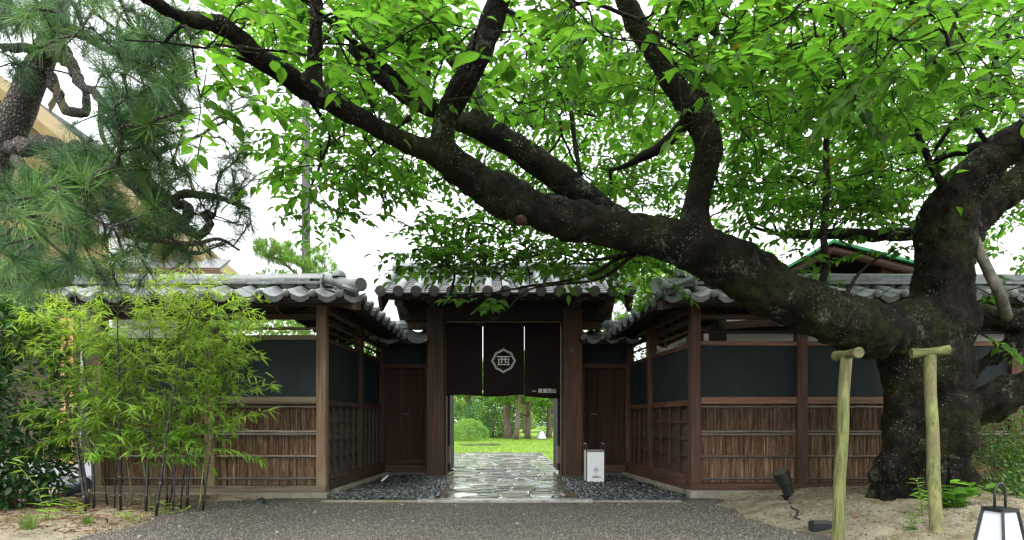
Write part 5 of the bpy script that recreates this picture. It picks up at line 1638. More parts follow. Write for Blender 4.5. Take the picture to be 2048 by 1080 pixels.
def leafy_plant(label, base, stems, T, m, size, tint, cat="plant", group=None, name="leafy_plant", pairs=6, droop=-.2):
    """stems: list of (dx,dy,height)"""
    t = thing(name, label, cat, tuple(base), group)
    pos, dr, nr, sc, tn = [], [], [], [], []
    for (dx, dy, h) in stems:
        a = Vector(base) - Vector((0, 0, .03)); b = a + Vector((dx, dy, h + .03)); mid = a.lerp(b, .5) + Vector((-dx * .2, 0, h * .08))
        mb = MB(); mb.tube([a, mid, b], [.004, .003, .0015], 5); st = obj("stem", smooth_mesh(mb, "stem"), M['culm_green'], t)
        for k in range(pairs):
            tt = .25 + .75 * k / max(1, pairs - 1)
            p = a.lerp(mid, tt * 2) if tt < .5 else mid.lerp(b, tt * 2 - 1)
            for s_ in (-1, 1):
                az = random.uniform(0, 6.28) if k % 2 else random.uniform(-.4, .4) + (0 if s_ > 0 else math.pi)
                d = Vector((math.cos(az), math.sin(az) * .8, random.uniform(-.1, .6) + droop * .5)).normalized()
                pos.append(p); dr.append(d); nr.append((random.uniform(-.4, .4), random.uniform(-.6, .2), 1)); sc.append(size * random.uniform(.6, 1.2))
                f = random.uniform(.7, 1.25); tn.append((tint[0] * f, tint[1] * f, tint[2] * f))
    pos, dr, nr, sc, tn = map(np.array, (pos, dr, nr, sc, tn))
    foliage(t, T, pos, frames(dr, nr), sc, tn, m, len(pos))
    return t
q = NT("green_stem"); M['culm_green'] = q.done(q.pbr((.10, .16, .03), .5))
def on_soil(px_, py_, f, y_guess):
    Y = y_guess
    for _ in range(8):
        x = PX(px_, Y); z = f(x, Y); Y = (EYE - z) * F / (py_ - HY)
    return Vector((PX(px_, Y), Y, f(PX(px_, Y), Y)))
b = on_soil(1905, 1022, soil_right, 5.3)
leafy_plant("bushy bright green seedling with broad leaves at the foot of the right prop", b, [(-.15, 0, .12), (.02, .05, .2), (.15, 0, .18), (.22, .05, .12), (-.05, -.08, .14), (.1, -.05, .15), (.28, 0, .16), (-.22, 0, .1)], T_OVAL, M['cherry_leaf'], .115, (2.3, 1.9, 1.6), pairs=6)
b = on_soil(1846, 1012, soil_right, 5.1)
leafy_plant("slender pale fern-like sprig left of the right prop by the trunk", b, [(-.06, 0, .30), (-.02, .02, .22)], T_BAMBOO, M['bamboo_leaf'], .075, (.8, 1, 1.2), pairs=11)
b = on_soil(1822, 1075, soil_right, 4.7)
leafy_plant("tiny yellow green sapling alone on sandy soil left of the right prop", b, [(.0, 0, .16), (-.05, 0, .12), (.04, 0, .10)], T_OVAL, M['cherry_leaf'], .06, (2.6, 1.9, 1.6), pairs=4)
b = on_soil(96, 1040, soil_left, 5.4)
leafy_plant("single leaning bamboo shoot with sparse leaves left of the bamboo clump", b, [(-.30, 0, .52), (.02, 0, .16)], T_BAMBOO, M['bamboo_leaf'], .11, (.9, 1, 1), pairs=8)
b = on_soil(138, 1022, soil_left, 5.6)
leafy_plant("small bamboo sprout on bare soil between the leaning shoot and the clump", b, [(.05, 0, .09), (-.06, 0, .08), (0, 0, .12)], T_BAMBOO, M['bamboo_leaf'], .085, (1.1, 1.1, 1), pairs=3)
b = on_soil(160, 1030, soil_left, 5.5)
leafy_plant("little yellow bamboo sprout touching the leftmost dark culm", b, [(.03, 0, .07), (-.02, 0, .1)], T_BAMBOO, M['bamboo_leaf'], .075, (1.2, 1.1, 1), pairs=3)
b = on_soil(255, 1040, soil_left, 5.4)
leafy_plant("low spreading bamboo sprout in front of the clump centre", b, [(.12, 0, .05), (-.10, 0, .06), (0, -.04, .07)], T_BAMBOO, M['bamboo_leaf'], .085, (1.0, 1.1, 1), pairs=4)
b = on_soil(330, 1030, soil_left, 5.5)
leafy_plant("low tuft of bamboo leaves at the right foot of the clump", b, [(.14, 0, .10), (-.10, 0, .08), (.03, -.04, .14), (.2, 0, .05)], T_BAMBOO, M['bamboo_leaf'], .09, (1.1, 1.1, 1), pairs=4)
def grass_tuft(label, base, n, h, tint):
    V, Fc, C = [], [], []
    for i in range(n):
        az = random.uniform(0, 6.28); sp = random.uniform(.0, .7); d = Vector((math.cos(az) * sp, math.sin(az) * sp, 1)).normalized()
        p = Vector(base) + Vector((math.cos(az), math.sin(az), 0)) * random.uniform(0, .05) - Vector((0, 0, .01)); hh = h * random.uniform(.5, 1.1); s_ = Vector((math.sin(az), -math.cos(az), 0)) * .0022
        k = len(V); m_ = p + d * hh * .6; e = p + d * hh + Vector((math.cos(az), math.sin(az), -.4)) * hh * .25 * sp
        V += [tuple(p - s_), tuple(p + s_), tuple(m_ + s_ * .8), tuple(m_ - s_ * .8), tuple(e + s_ * .2), tuple(e - s_ * .2)]; Fc += [(k, k + 1, k + 2, k + 3), (k + 3, k + 2, k + 4, k + 5)]
        f = random.uniform(.7, 1.2); C += [tuple(x * f for x in tint)] * 6
    o = obj("grass_tuft", np_mesh("grass_tuft", V, Fc, np.array(C)), M['grass'])
    return tag(o, label, "grass")
grass_tuft("fine pale grass tuft on the bare soil at far lower left", on_soil(58, 1058, soil_left, 5), 120, .17, (.9, .9, 1.6))
grass_tuft("short green grass patch in front of the bamboo near the gravel edge", on_soil(175, 1064, soil_left, 5), 90, .09, (.8, .8, .8))
# ------------------------------------------------------------------ props
def log(mb, pts, r, seg=12, wob=.03): mb.tube(pts, r, seg, wob=wob)
def prop(label, top, bot, r, bar_a, bar_b, br):
    t = thing("tree_prop", label, "prop", (bot.x, bot.y, 0), "props under the cherry tree")
    mb = MB(); n_ = 10
    pts = [bot.lerp(top, i / n_) + Vector((.006 * math.sin(i * 1.3), .004 * math.cos(i), 0)) for i in range(n_ + 1)]
    log(mb, pts, [r * (1.02 - .06 * i / n_) for i in range(n_ + 1)], 14, .03); obj("post", smooth_mesh(mb, "post", 50), W_PROP['z'], t)
    mb = MB(); k = 6
    pts = [bar_a.lerp(bar_b, i / k) for i in range(k + 1)]
    log(mb, pts, [br * (1.12 - .28 * math.sin(math.pi * i / k)) for i in range(k + 1)], 12, .05); obj("crossbar", smooth_mesh(mb, "crossbar", 50), W_PROP['x'], t)
bot = P(1673, 1100, 4.4); bot.z = -.1
prop("mossy yellow green T prop under the horizontal limb left of the trunk", P(1692, 716, 4.55), bot, .042, P(1672, 712, 4.66), P(1718, 705, 4.36), .036)
bot = P(1874, 1110, 4.3); bot.z = -.1
prop("pale grey green T prop standing in front of the cherry trunk", P(1859, 710, 4.75), bot, .043, P(1822, 707, 4.76), P(1898, 700, 4.7), .036)

# ------------------------------------------------------------------ lanterns and spotlights
LY = 3.55
def floor_lantern(label, cx, Y, zt, zb, wt, wb, handle, rot):
    t = thing("floor_lantern", label, "lantern", (cx, Y, zb))
    Rz = Matrix.Rotation(rot, 3, 'Z')
    def T(x, y, z): v = Rz @ Vector((x, y, 0)); return Vector((cx + v.x, Y + v.y, z))
    c = [(-1, -1), (1, -1), (1, 1), (-1, 1)]
    ht, hb = wt / 2, wb / 2
    for i in range(4):
        a, b = c[i], c[(i + 1) % 4]
        e = .93
        q4 = [T(a[0] * hb * e, a[1] * hb * e, zb + .02), T(b[0] * hb * e, b[1] * hb * e, zb + .02), T(b[0] * ht * e, b[1] * ht * e, zt), T(a[0] * ht * e, a[1] * ht * e, zt)]
        mid = (q4[0] + q4[1] + q4[2] + q4[3]) / 4; inn = (Vector((cx, Y, mid.z)) - mid).normalized()
        mb = MB(); mb.prism(q4, inn * .006); obj("pane", mb, M['pane'], t)
        mb = MB(); s_ = .011
        p0, p1 = (a[0] * hb, a[1] * hb), (a[0] * ht, a[1] * ht)
        mb.tube([T(p0[0], p0[1], zb), T(p1[0], p1[1], zt + .004)], s_, 4); obj("frame_post", mb, M['metal'], t)
        mb = MB(); mb.tube([T(a[0] * hb, a[1] * hb, zb + .015), T(b[0] * hb, b[1] * hb, zb + .015)], .010, 4); obj("frame_rail", mb, M['metal'], t)
    mb = MB(); k = 1.08
    mb.prism([T(p[0] * ht * k, p[1] * ht * k, zt) for p in c], (0, 0, .022)); obj("lid", mb, M['metal'], t)
    if handle:
        hw = ht * .72; mb = MB(); pts = [T(-hw, 0, zt + .02), T(-hw, 0, zt + handle * .55)]
        for i in range(1, 9):
            a = math.pi - math.pi * i / 9; pts.append(T(hw * math.cos(a), 0, zt + handle * .55 + handle * .42 * math.sin(a)))
        pts += [T(hw, 0, zt + handle * .55), T(hw, 0, zt + .02)]
        mb.tube(pts, .007, 8); obj("handle", smooth_mesh(mb, "handle"), M['metal'], t)
    return t
s_ = F / LY
floor_lantern("black framed white floor lantern with a loop handle at the lower right", PX(2000, LY), LY, EYE + (843 - 1022) / s_, 0.04, .116, .20, .17, math.radians(14))

def spotlight(label, base, aim, r, L, m, stake=.16):
    t = thing("spotlight", label, "spotlight", tuple(base))
    base = Vector(base); aim = Vector(aim).normalized()
    mb = MB(); mb.tube([base + Vector((0, 0, -.05)), base + Vector((0, 0, .02)), base + Vector((0, 0, .045)), base + Vector((0, 0, .05))], [r * .25, r * .3, r * .75, r * .6], 12); obj("spike", smooth_mesh(mb, "spike", 50), m, t)
    mb = MB(); mb.box(base.x - r * .22, base.x + r * .22, base.y - .018, base.y + .018, base.z + .045, base.z + stake, .004); obj("bracket", mb, m, t)
    c = base + Vector((0, 0, stake + .01))
    a, b = c - aim * L * .35, c + aim * L * .65
    mb = MB(); mb.tube([a - aim * .004, a, a + aim * L * .45, a + aim * L * .5, b], [r * .55, r * .72, r * .75, r, r * 1.02], 18); h = obj("housing", smooth_mesh(mb, "housing", 40), m, t)
    mb = MB(); mb.tube([b - aim * .01, b + aim * .003], [r * .9, r * .9], 18); obj("lens", mb, M['plinth'], h)
    return t
sp = on_soil(1572, 1000, soil_right, 6.0)
spotlight("black spotlight tilted upward on sandy soil before the right wall", sp, (-.42, -.1, .9), .072, .24, M['metal'], .13)
mb = MB(); pts = [sp + Vector((.02, -.02, .004))]
for (a, b_) in ((1584, 1016), (1596, 1022), (1594, 1032), (1588, 1038), (1600, 1040)):
    p = on_soil(a, b_, soil_right, 5.5); pts.append(p + Vector((0, 0, .006)))
mb.tube(pts, .006, 6); tag(obj("cable", smooth_mesh(mb, "cable"), M['metal']), "thin dark cable running from the upturned spotlight over sand", "cable")
b = on_soil(1675, 1078, soil_right, 4.6)
t = thing("spotlight", "small black box light half hidden behind the left prop's foot", "spotlight", tuple(b))
mb = MB(); mb.box(b.x - .085, b.x + .085, b.y + .18, b.y + .27, b.z - .02, b.z + .075, .012); obj("housing", mb, M['metal'], t)
mb = MB(); mb.box(b.x - .07, b.x + .07, b.y + .19, b.y + .26, b.z + .076, b.z + .08, 0); obj("lens", mb, M['plinth'], t)
b = on_soil(140, 992, soil_left, 6.6)
t = thing("spotlight", "blue grey cylinder spotlight lying on soil left of the bamboo", "spotlight", tuple(b))
mb = MB(); mb.tube([b + Vector((-.02, 0, .06)), b + Vector((.10, 0, .10)), b + Vector((.20, .02, .145))], [.055, .062, .065], 16); obj("housing", smooth_mesh(mb, "housing", 50), M['metal_blue'], t)
mb = MB(); mb.box(b.x - .11, b.x + .0, b.y - .05, b.y + .05, b.z - .02, b.z + .05, .01); obj("bracket", mb, M['metal'], t)
b = P(518, 1008, 6.42); b.z = 0
t = thing("spotlight", "small black puck light on gravel in front of the left wall", "spotlight", tuple(b))
mb = MB(); mb.tube([b + Vector((0, 0, -.01)), b + Vector((0, 0, .03)), b + Vector((-.01, 0, .05))], [.07, .068, .045], 16); obj("housing", smooth_mesh(mb, "housing", 50), M['metal'], t)
mb = MB(); mb.tube([b + Vector((0, 0, .048)), b + Vector((0, 0, .052))], [.04, .04], 14); obj("lens", mb, M['plinth'], t)
Yt = 8.3
a = P(763, 962, Yt); b2 = P(776, 951, Yt)
t = thing("garden_spike_lamp", "slim white tube lamp leaning on a stake above dark pebbles", "lamp", (a.x, Yt, 0))
mb = MB(); mb.tube([a, b2], .014, 10); obj("tube", smooth_mesh(mb, "tube", 50), M['acrylic'], t)
mb = MB(); mb.tube([Vector((a.x + .01, Yt, -.05)), a + Vector((.02, 0, .015))], .006, 6); obj("stake", mb, M['metal'], t)
# lantern on the far lawn
floor_lantern("small white lantern standing far away on the garden lawn", PX(1083, 29), 29, .42, .04, .16, .42, 0, 0.2)
# notice boards behind the bamboo
for (y0, y1, lab) in ((640, 654, "upper white notice strip on the left wall behind the bamboo"), (657, 676, "lower white notice strip on the left wall behind the bamboo")):
    mb = MB(); s7 = F / 6.93
    mb.box(PX(225, 6.93), PX(355, 6.93), 6.925, 6.935, EYE + (843 - y1) / s7, EYE + (843 - y0) / s7, 0)
    tag(obj("notice_board", mb, M['white']), lab, "sign", "white notice strips")

# ------------------------------------------------------------------ pole
mb = MB(); x = PX(612, 13.5); mb.tube([Vector((x, 13.5, -.2)), Vector((x, 13.5, 4)), Vector((x, 13.5, 8.2))], [.10, .098, .095], 16)
pl = thing("utility_pole", "tall plain grey purple steel pole rising behind the left wall", "pole", (x, 13.5, 0)); obj("shaft", smooth_mesh(mb, "shaft", 50), M['pole'], pl)
mb = MB(); mb.tube([Vector((x, 13.5, 8.2)), Vector((x, 13.5, 8.26))], [.11, .06], 16); obj("cap", smooth_mesh(mb, "cap", 50), M['pole'], pl)

# ------------------------------------------------------------------ buildings
def bx(parent, nm, x0, x1, y0, y1, z0, z1, m, ch=0.0):
    mb = MB(); mb.box(x0, x1, y0, y1, z0, z1, ch); return obj(nm, mb, m, parent)
# yellow house on the left
YH = 10.0
ho = thing("house", "yellow plastered house with steep gable behind the pine at left", "house", (-8, YH + 2, 0))
A_, B_ = P(-160, 40, YH), P(425, 535, YH)      # verge line, running down to the right
A2 = Vector((2 * A_.x - B_.x, YH, B_.z))
mb = MB(); mb.prism([Vector((A2.x, YH + .3, 2.9)), Vector((B_.x - .45, YH + .3, 2.9)), Vector((B_.x - .45, YH + .3, B_.z + .15)), Vector((A_.x, YH + .3, A_.z - .3)), Vector((A2.x + .4, YH + .3, B_.z + .1))], (0, 3, 0)); obj("gable_wall", mb, M['yellow'], ho)
bx(ho, "wall", A2.x + .4, B_.x - 1.2, YH + .32, YH + 3.2, -.1, 2.899, M['umber'])
dv = (B_ - A_)
mb = MB(); mb.prism([A_, B_, B_ - Vector((0, 0, .14)), A_ - Vector((0, 0, .14))], (0, 2.2, 0)); ro = obj("roof", mb, M['yellow'], ho)
mb = MB(); mb.prism([A_, A2, A2 - Vector((0, 0, .14)), A_ - Vector((0, 0, .14))], (0, 8, 0)); obj("roof", mb, M['tile_dark'], ho)
mb = MB(); mb.prism([A_ - Vector((0, .03, .02)), B_ - Vector((0, .03, .02)), B_ - Vector((0, .03, .20)), A_ - Vector((0, .03, .20))], (0, .03, 0)); obj("bargeboard", mb, M['yellow'], ro)
# lean-to eave with exposed rafters and white corner pier
e0, e1 = PX(150, 9.3), PX(445, 9.3)
ze = EYE + (843 - 545) / (F / 9.3)
mb = MB(); mb.prism([Vector((e0 - 4, 9.2, ze)), Vector((e1, 9.2, ze)), Vector((e1 - .3, 10.25, ze + .42)), Vector((e0 - 4, 10.25, ze + .42))], (0, 0, .05)); le = obj("lean_to_roof", mb, M['tile_dark'], ho)
for i in range(22):
    xx = e0 - 3.6 + i * (e1 - e0 + 3.4) / 22
    mb = MB(); mb.prism([Vector((xx - .03, 9.25, ze - .01)), Vector((xx + .03, 9.25, ze - .01)), Vector((xx + .03, 9.25, ze - .08)), Vector((xx - .03, 9.25, ze - .08))], (0, 1.0, .40)); obj("rafter", mb, W_ORG['y'], le)
bx(ho, "fascia", e0 - 4, e1, 9.17, 9.199, ze - .10, ze + .04, W_RED['x'])
bx(ho, "pier", PX(218, 9.6), PX(275, 9.6), 9.6, 9.95, -.1, EYE + (843 - 476) / (F / 9.6), M['white'])
lamp = thing("wall_lamp", "square glass lantern under the eaves above the white pier", "lamp", tuple(P(218, 450, 9.1)))
c_ = P(218, 450, 9.1)
for (dx, dy) in ((-.1, -.1), (.1, -.1), (-.1, .1), (.1, .1)):
    mb = MB(); mb.box(c_.x + dx - .012, c_.x + dx + .012, c_.y + dy - .012, c_.y + dy + .012, c_.z - .17, c_.z + .17, .003); obj("frame_post", mb, M['plinth'], lamp)
mb = MB(); mb.box(c_.x - .09, c_.x + .09, c_.y - .09, c_.y + .09, c_.z - .15, c_.z + .15); obj("glass_box", mb, M['pane'], lamp)
mb = MB(); mb.box(c_.x - .13, c_.x + .13, c_.y - .13, c_.y + .13, c_.z + .17, c_.z + .20); obj("cap", mb, M['plinth'], lamp)
bx(lamp, "bracket", c_.x - .02, c_.x + .02, c_.y, 10.3, c_.z + .2, c_.z + .23, M['plinth'])
for px_ in (126, 141):
    bx(ho, "column", PX(px_ - 5, 9.4), PX(px_ + 5, 9.4), 9.4, 9.46, .2, 2.5, W_OCH['z'])
# terrace
mb = MB(); mb.box(-10.5, -4.93, 7.45, 10.25, .05, .215, .01); tr = structure(obj("terrace", mb, M['terrace']))
mb = MB(); mb.box(-10.5, -4.95, 7.62, 10.2, -.05, .049); obj("terrace_base", mb, M['plinth'], tr)
mb = MB(); mb.tube([Vector((-4.83, 7.0 - .12, -.05)), Vector((-4.84, 6.88, .2)), Vector((-4.82, 6.88, .5)), Vector((-4.82, 6.9, 2.2))], .022, 8)
tag(obj("drain_pipe", smooth_mesh(mb, "drain_pipe"), M['curb']), "thin pale drain pipe at the outer end of the left wall", "pipe")

# gabled timber building right
GY = 8.9
gb = thing("timber_building", "dark timber gable with green roof edge behind the right wall", "building", (5.6, 10.5, 0))
ap, rt, lt = P(1668, 484, GY), P(2075, 590, GY), P(1560, 545, GY)
for (e, nm) in ((rt, 'r'), (lt, 'l')):
    mb = MB(); mb.prism([ap, e, e + Vector((0, 0, .045)), ap + Vector((0, 0, .045))], (0, .06, 0)); obj("verge_flashing", mb, M['green'], gb)
    mb = MB(); mb.prism([ap + Vector((0, .061, .0)), e + Vector((0, .061, .0)), e + Vector((0, .061, .035)), ap + Vector((0, .061, .035))], (0, 5, 0)); r_ = obj("roof", mb, W_BLK['y'], gb)
    dn = Vector((0, 0, -.012))
    mb = MB(); a, b = ap + Vector((0, .10, -.085)), e + Vector((0, .10, -.085)); n_ = 8
    mb.tube([a.lerp(b, i / n_) for i in range(n_ + 1)], .062, 12, wob=.03); obj("verge_log", smooth_mesh(mb, "verge_log", 60), W_RED['x'], gb)
mb = MB(); mb.prism([Vector((lt.x + .1, GY + .9, -.1)), Vector((rt.x - .1, GY + .9, -.1)), rt + Vector((-.1, .9, -.05)), ap + Vector((0, .9, -.05)), lt + Vector((.1, .9, -.05))], (0, 4, 0)); obj("wall", mb, W_BLK['z'], gb)
pp = P(1790, 537, GY); mb = MB(); mb.tube([pp + Vector((0, .2, 0)), pp + Vector((0, 1.0, 0))], .085, 14, wob=.04); obj("purlin_end", smooth_mesh(mb, "purlin_end", 50), W_RED['y'], gb)
bx(gb, "tie_beam", lt.x + .2, rt.x - .2, GY + .75, GY + .89, ap.z - .75, ap.z - .62, W_BLK['x'])
# cream plaster screen seen through the opening above the right wall
sw = thing("plaster_screen", "cream plaster wall with dark beams seen over the right wall panel", "wall", (4.0, 7.9, 0))
bx(sw, "wall", PX(1440, 7.9), 9.0, 7.9, 8.05, -.1, EYE + (843 - 634) / (F / 7.9), M['cream'])
bx(sw, "beam", PX(1428, 7.8), 9.0, 7.80, 7.895, EYE + (843 - 672) / (F / 7.8) + .08, EYE + (843 - 664) / (F / 7.8) + .08, W_BLK['x'])
mb = MB(); a, b = P(1432, 660, 7.75), P(1590, 648, 7.75); mb.prism([a, b, b + Vector((0, 0, .10)), a + Vector((0, 0, .10))], (0, .05, 0)); obj("beam", mb, W_DRK['x'], sw)
bx(sw, "post", PX(1430, 7.7), PX(1440, 7.7), 7.72, 7.80, -.1, 2.3, W_RED['z'])
mb = MB(); p = P(1412, 683, 7.5); p.z = 0; mb.tube([p, p + Vector((0, 0, EYE + (843 - 668) / (F / 7.5)))], .03, 10); tag(obj("standpipe", smooth_mesh(mb, "standpipe", 50), M['white']), "short white pipe end behind the right wall's corner post", "pipe")
ts = thing("timber_screen", "dark slatted timber screen standing behind the right side wall", "fence", (2.8, 9.6, 0))
for y in (7.75, 9.0, 10.25, 11.5): bx(ts, "post", 2.80, 2.88, y - .04, y + .04, -.1, 2.52, W_DRK['z'])
for i in range(11): bx(ts, "slat", 2.765, 2.797, 7.7, 11.6, .2 + i * .205, .2 + i * .205 + .19, W_DRK['y'])
# white clad house farther right
wh = thing("white_house", "white clad house with sloping white roof beyond the cherry tree", "house", (14, 16, 0))
WY = 15.0
za, zb_ = EYE + (843 - 585) / (F / WY), EYE + (843 - 440) / (F / WY)
bx(wh, "wall", PX(1690, WY), 24, WY, WY + 6, -.1, za, M['white'])
nbd = 9
for i in range(nbd):
    z0, z1 = za + (zb_ - za) * i / nbd, za + (zb_ - za) * (i + 1) / nbd
    mb = MB(); y0, y1 = WY - .6 + 3.2 * i / nbd, WY - .6 + 3.2 * (i + 1) / nbd
    mb.prism([Vector((PX(1660, WY), y0, z0 + .03)), Vector((25, y0, z0 + .03)), Vector((25, y1, z1 + .012)), Vector((PX(1660, WY), y1, z1 + .012))], (0, 0, -.035)); obj("roof_panel", mb, M['white'], wh)
for px_ in (1900, 1985, 2100):
    wn_ = bx(wh, "window", PX(px_, WY), PX(px_ + 50, WY), WY - .03, WY - .005, 2.4, 3.6, M['plinth'])

# ------------------------------------------------------------------ background trees
def far_tree(name, label, base, h, r, crown, n, leaf, m, tint, tmat='trunk', lean=(0, 0), group=None, T=T_DIAM, branches=5):
    """crown: list of (dx,dy,z,rx,ry,rz)"""
    t = thing(name, label, "tree", tuple(base), group)
    b = Vector(base); top = b + Vector((lean[0], lean[1], h))
    mb = MB(); pts = [b + Vector((0, 0, -.1))]
    for i in range(1, 8):
        k = i / 7; pts.append(b.lerp(top, k) + Vector((random.uniform(-1, 1), random.uniform(-1, 1), 0)) * r * .6)
    mb.tube(pts, [r * (1.25 if i == 0 else 1 - .6 * i / 7) for i in range(8)], 9, wob=.06)
    obj("trunk", smooth_mesh(mb, "trunk"), M[tmat], t)
    bm_ = MB()
    for c in crown[:max(branches, 0)] if branches else []:
        a = pts[min(7, max(2, int((c[2] - .3 - b.z) / h * 7)))]
        e = Vector((b.x + c[0], b.y + c[1], c[2])); mid = a.lerp(e, .5) + Vector((random.uniform(-.2, .2), random.uniform(-.2, .2), .1 * random.uniform(-1, 1.5)))
        bm_.tube([a, mid, e], [r * .38, r * .26, r * .1], 6)
    if bm_.v: obj("branches", smooth_mesh(bm_, "branches"), M[tmat], t)
    vol = np.array([c[3] * c[4] * c[5] for c in crown]) ** .7; vol /= vol.sum()
    pos, dr, nr, sc, tn = [], [], [], [], []
    for ci, c in enumerate(crown):
        cf = random.uniform(.75, 1.2)
        for k in range(int(n * vol[ci])):
            v = Vector((random.gauss(0, 1), random.gauss(0, 1), random.gauss(0, 1))).normalized() * (random.random() ** .45)
            w_ = 1 + .4 * noise.noise((v.x * 3 + ci, v.y * 3, v.z * 3))
            pos.append((b.x + c[0] + v.x * c[3] * w_, b.y + c[1] + v.y * c[4] * w_, c[2] + v.z * c[5] * w_))
            dr.append((random.gauss(0, 1), random.gauss(0, 1), random.gauss(-.1, .6))); nr.append((random.gauss(0, .7), random.gauss(0, .7), 1)); sc.append(leaf * random.uniform(.6, 1.3))
            f = cf * random.uniform(.7, 1.25); tn.append((tint[0] * f, tint[1] * f, tint[2] * f))
    pos, dr, nr, sc, tn = map(np.array, (pos, dr, nr, sc, tn))
    o = obj("crown", leaves_mesh("crown", T, pos, frames(dr, nr), sc, tn), m, t); o['kind'] = 'stuff'
    return t
def pads(n, r, z0, z1, rx, rz=.28):
    return [(random.uniform(-r, r), random.uniform(-r, r), random.uniform(z0, z1), rx * random.uniform(.7, 1.2), rx * random.uniform(.7, 1.2), rx * rz * random.uniform(.7, 1.3)) for _ in range(n)]
def pine_far(label, base, h, r, pad, tufts, tint, lean=(0, 0), length=.16, nn=26, wid=.004):
    t = thing("garden_pine", label, "tree", tuple(base)); b = Vector(base); top = b + Vector((lean[0], lean[1], h))
    mb = MB(); pts = [b.lerp(top, i / 7) + Vector((random.uniform(-1, 1), random.uniform(-1, 1), 0)) * r * .35 for i in range(8)]; pts[0].z -= .1
    mb.tube(pts, [r * (1.2 if i == 0 else 1 - .65 * i / 7) for i in range(8)], 9, wob=.08); obj("trunk", smooth_mesh(mb, "trunk"), M['trunk'], t)
    P_, D_ = [], []; bm_ = MB()
    for c in pad:
        a = pts[min(7, max(1, int((c[2] - .4 - b.z) / h * 7)))]; e = Vector((b.x + c[0], b.y + c[1], c[2] - c[5] * .5)); mid = a.lerp(e, .5) + Vector((random.uniform(-.2, .2), random.uniform(-.2, .2), random.uniform(-.15, .2)))
        bm_.tube([a, mid, e], [r * .4, r * .25, r * .1], 6)
        for k in range(int(tufts / len(pad))):
            v = Vector((random.gauss(0, 1), random.gauss(0, 1), random.gauss(0, 1))).normalized() * random.random() ** .4
            P_.append((b.x + c[0] + v.x * c[3], b.y + c[1] + v.y * c[4], c[2] + v.z * c[5])); D_.append((v.x * .8, v.y * .8, .9))
    obj("branches", smooth_mesh(bm_, "branches"), M['trunk'], t)
    add_tufts(t, np.array(P_), np.array(D_), 0, nn, length, wid, (.2, 1.3), M['needle'], [tuple(x * k for x in tint) for k in (.8, 1, 1.2, .65)], 0.0)
    return t
# behind the left wall and the pole
pb = P(590, 520, 12.5)
pine_far("light green pine behind the left wall and the steel pole", (pb.x, 12.8, 0), 4.0, .10, [(-.6, 0, 3.75, .6, .5, .36), (.4, -.1, 3.9, .6, .5, .42), (.1, 0, 4.35, .65, .5, .36), (-.55, 0, 4.5, .45, .4, .26), (.6, 0, 3.5, .55, .4, .36), (-.8, 0, 3.3, .5, .4, .32), (.1, 0, 3.4, .6, .4, .36)], 640, (2.0, 1.8, .9))
pb = P(1225, 630, 13)
pine_far("pale green pine rising behind the right side of the gate roof", (pb.x, 13.2, 0), 3.4, .10, [(0, 0, 3.3, .7, .6, .4), (.6, 0, 3.0, .6, .6, .4), (-.4, 0, 2.8, .6, .6, .35), (.2, 0, 3.9, .5, .5, .35), (.8, 0, 3.7, .5, .5, .3)], 320, (2.2, 1.9, 1.0))
shrub("hedge_bush", "bright green leafy bush seen over the left wall near its corner post", "bush",
      [(-2.75, 9.4, 2.2, .9, .5, .6), (-3.9, 9.6, 2.1, .9, .5, .6), (-2.9, 10, 1.2, 1.0, .6, 1.0), (-4.2, 9.9, 1.4, 1.0, .6, 1.2)], 12000, .075, T_OVAL, M['tree_leaf'], (.8, 1.5), 0, [((-3.2, 9.6, -.1), (-2.9, 9.5, 1.6), .04), ((-3.5, 9.7, -.1), (-3.9, 9.6, 1.6), .04)])
shrub("hedge_bush", "light green leafy bush glimpsed through the gap above the left side wall", "bush",
      [(-2.65, 10.9, 2.2, .7, .6, .9), (-2.4, 11.2, 1.9, .7, .6, .9), (-2.2, 11.6, 1.9, .6, .6, .8)], 8000, .07, T_OVAL, M['tree_leaf'], (.9, 1.6), 0, [((-2.8, 11, -.1), (-2.8, 11, 1.3), .04)])
shrub("hedge_bush", "dull green bush behind the slats of the right side wall", "bush",
      [(3.0, 8.7, 1.7, .4, .7, .7), (2.95, 10.0, 2.0, .5, .7, 1.0), (3.1, 12, 2.0, .8, .7, 1.2), (3.7, 12.4, 1.8, .8, .7, 1.2), (3.0, 11, 2.2, .6, .6, 1.0)], 9500, .06, T_OVAL, M['dark_leaf'], (.8, 1.4), 0, [((2.9, 8.8, -.1), (2.9, 8.7, 1.2), .03)])
b = P(1335, 560, 11)
far_tree("leafy_tree", "bright leafy tree standing behind the right wall and gate roof", (b.x, 11.2, 0), 3.4, .09, [(0, 0, 3.3, .8, .7, .7), (.9, .2, 3.1, .9, .7, .7), (-.5, .3, 3.9, .6, .6, .5), (.5, .2, 4.2, .8, .7, .6), (1.6, .2, 3.7, .7, .7, .6)], 5200, .11, M['tree_leaf'], (1.2, 1.25, .8), T=T_OVAL)
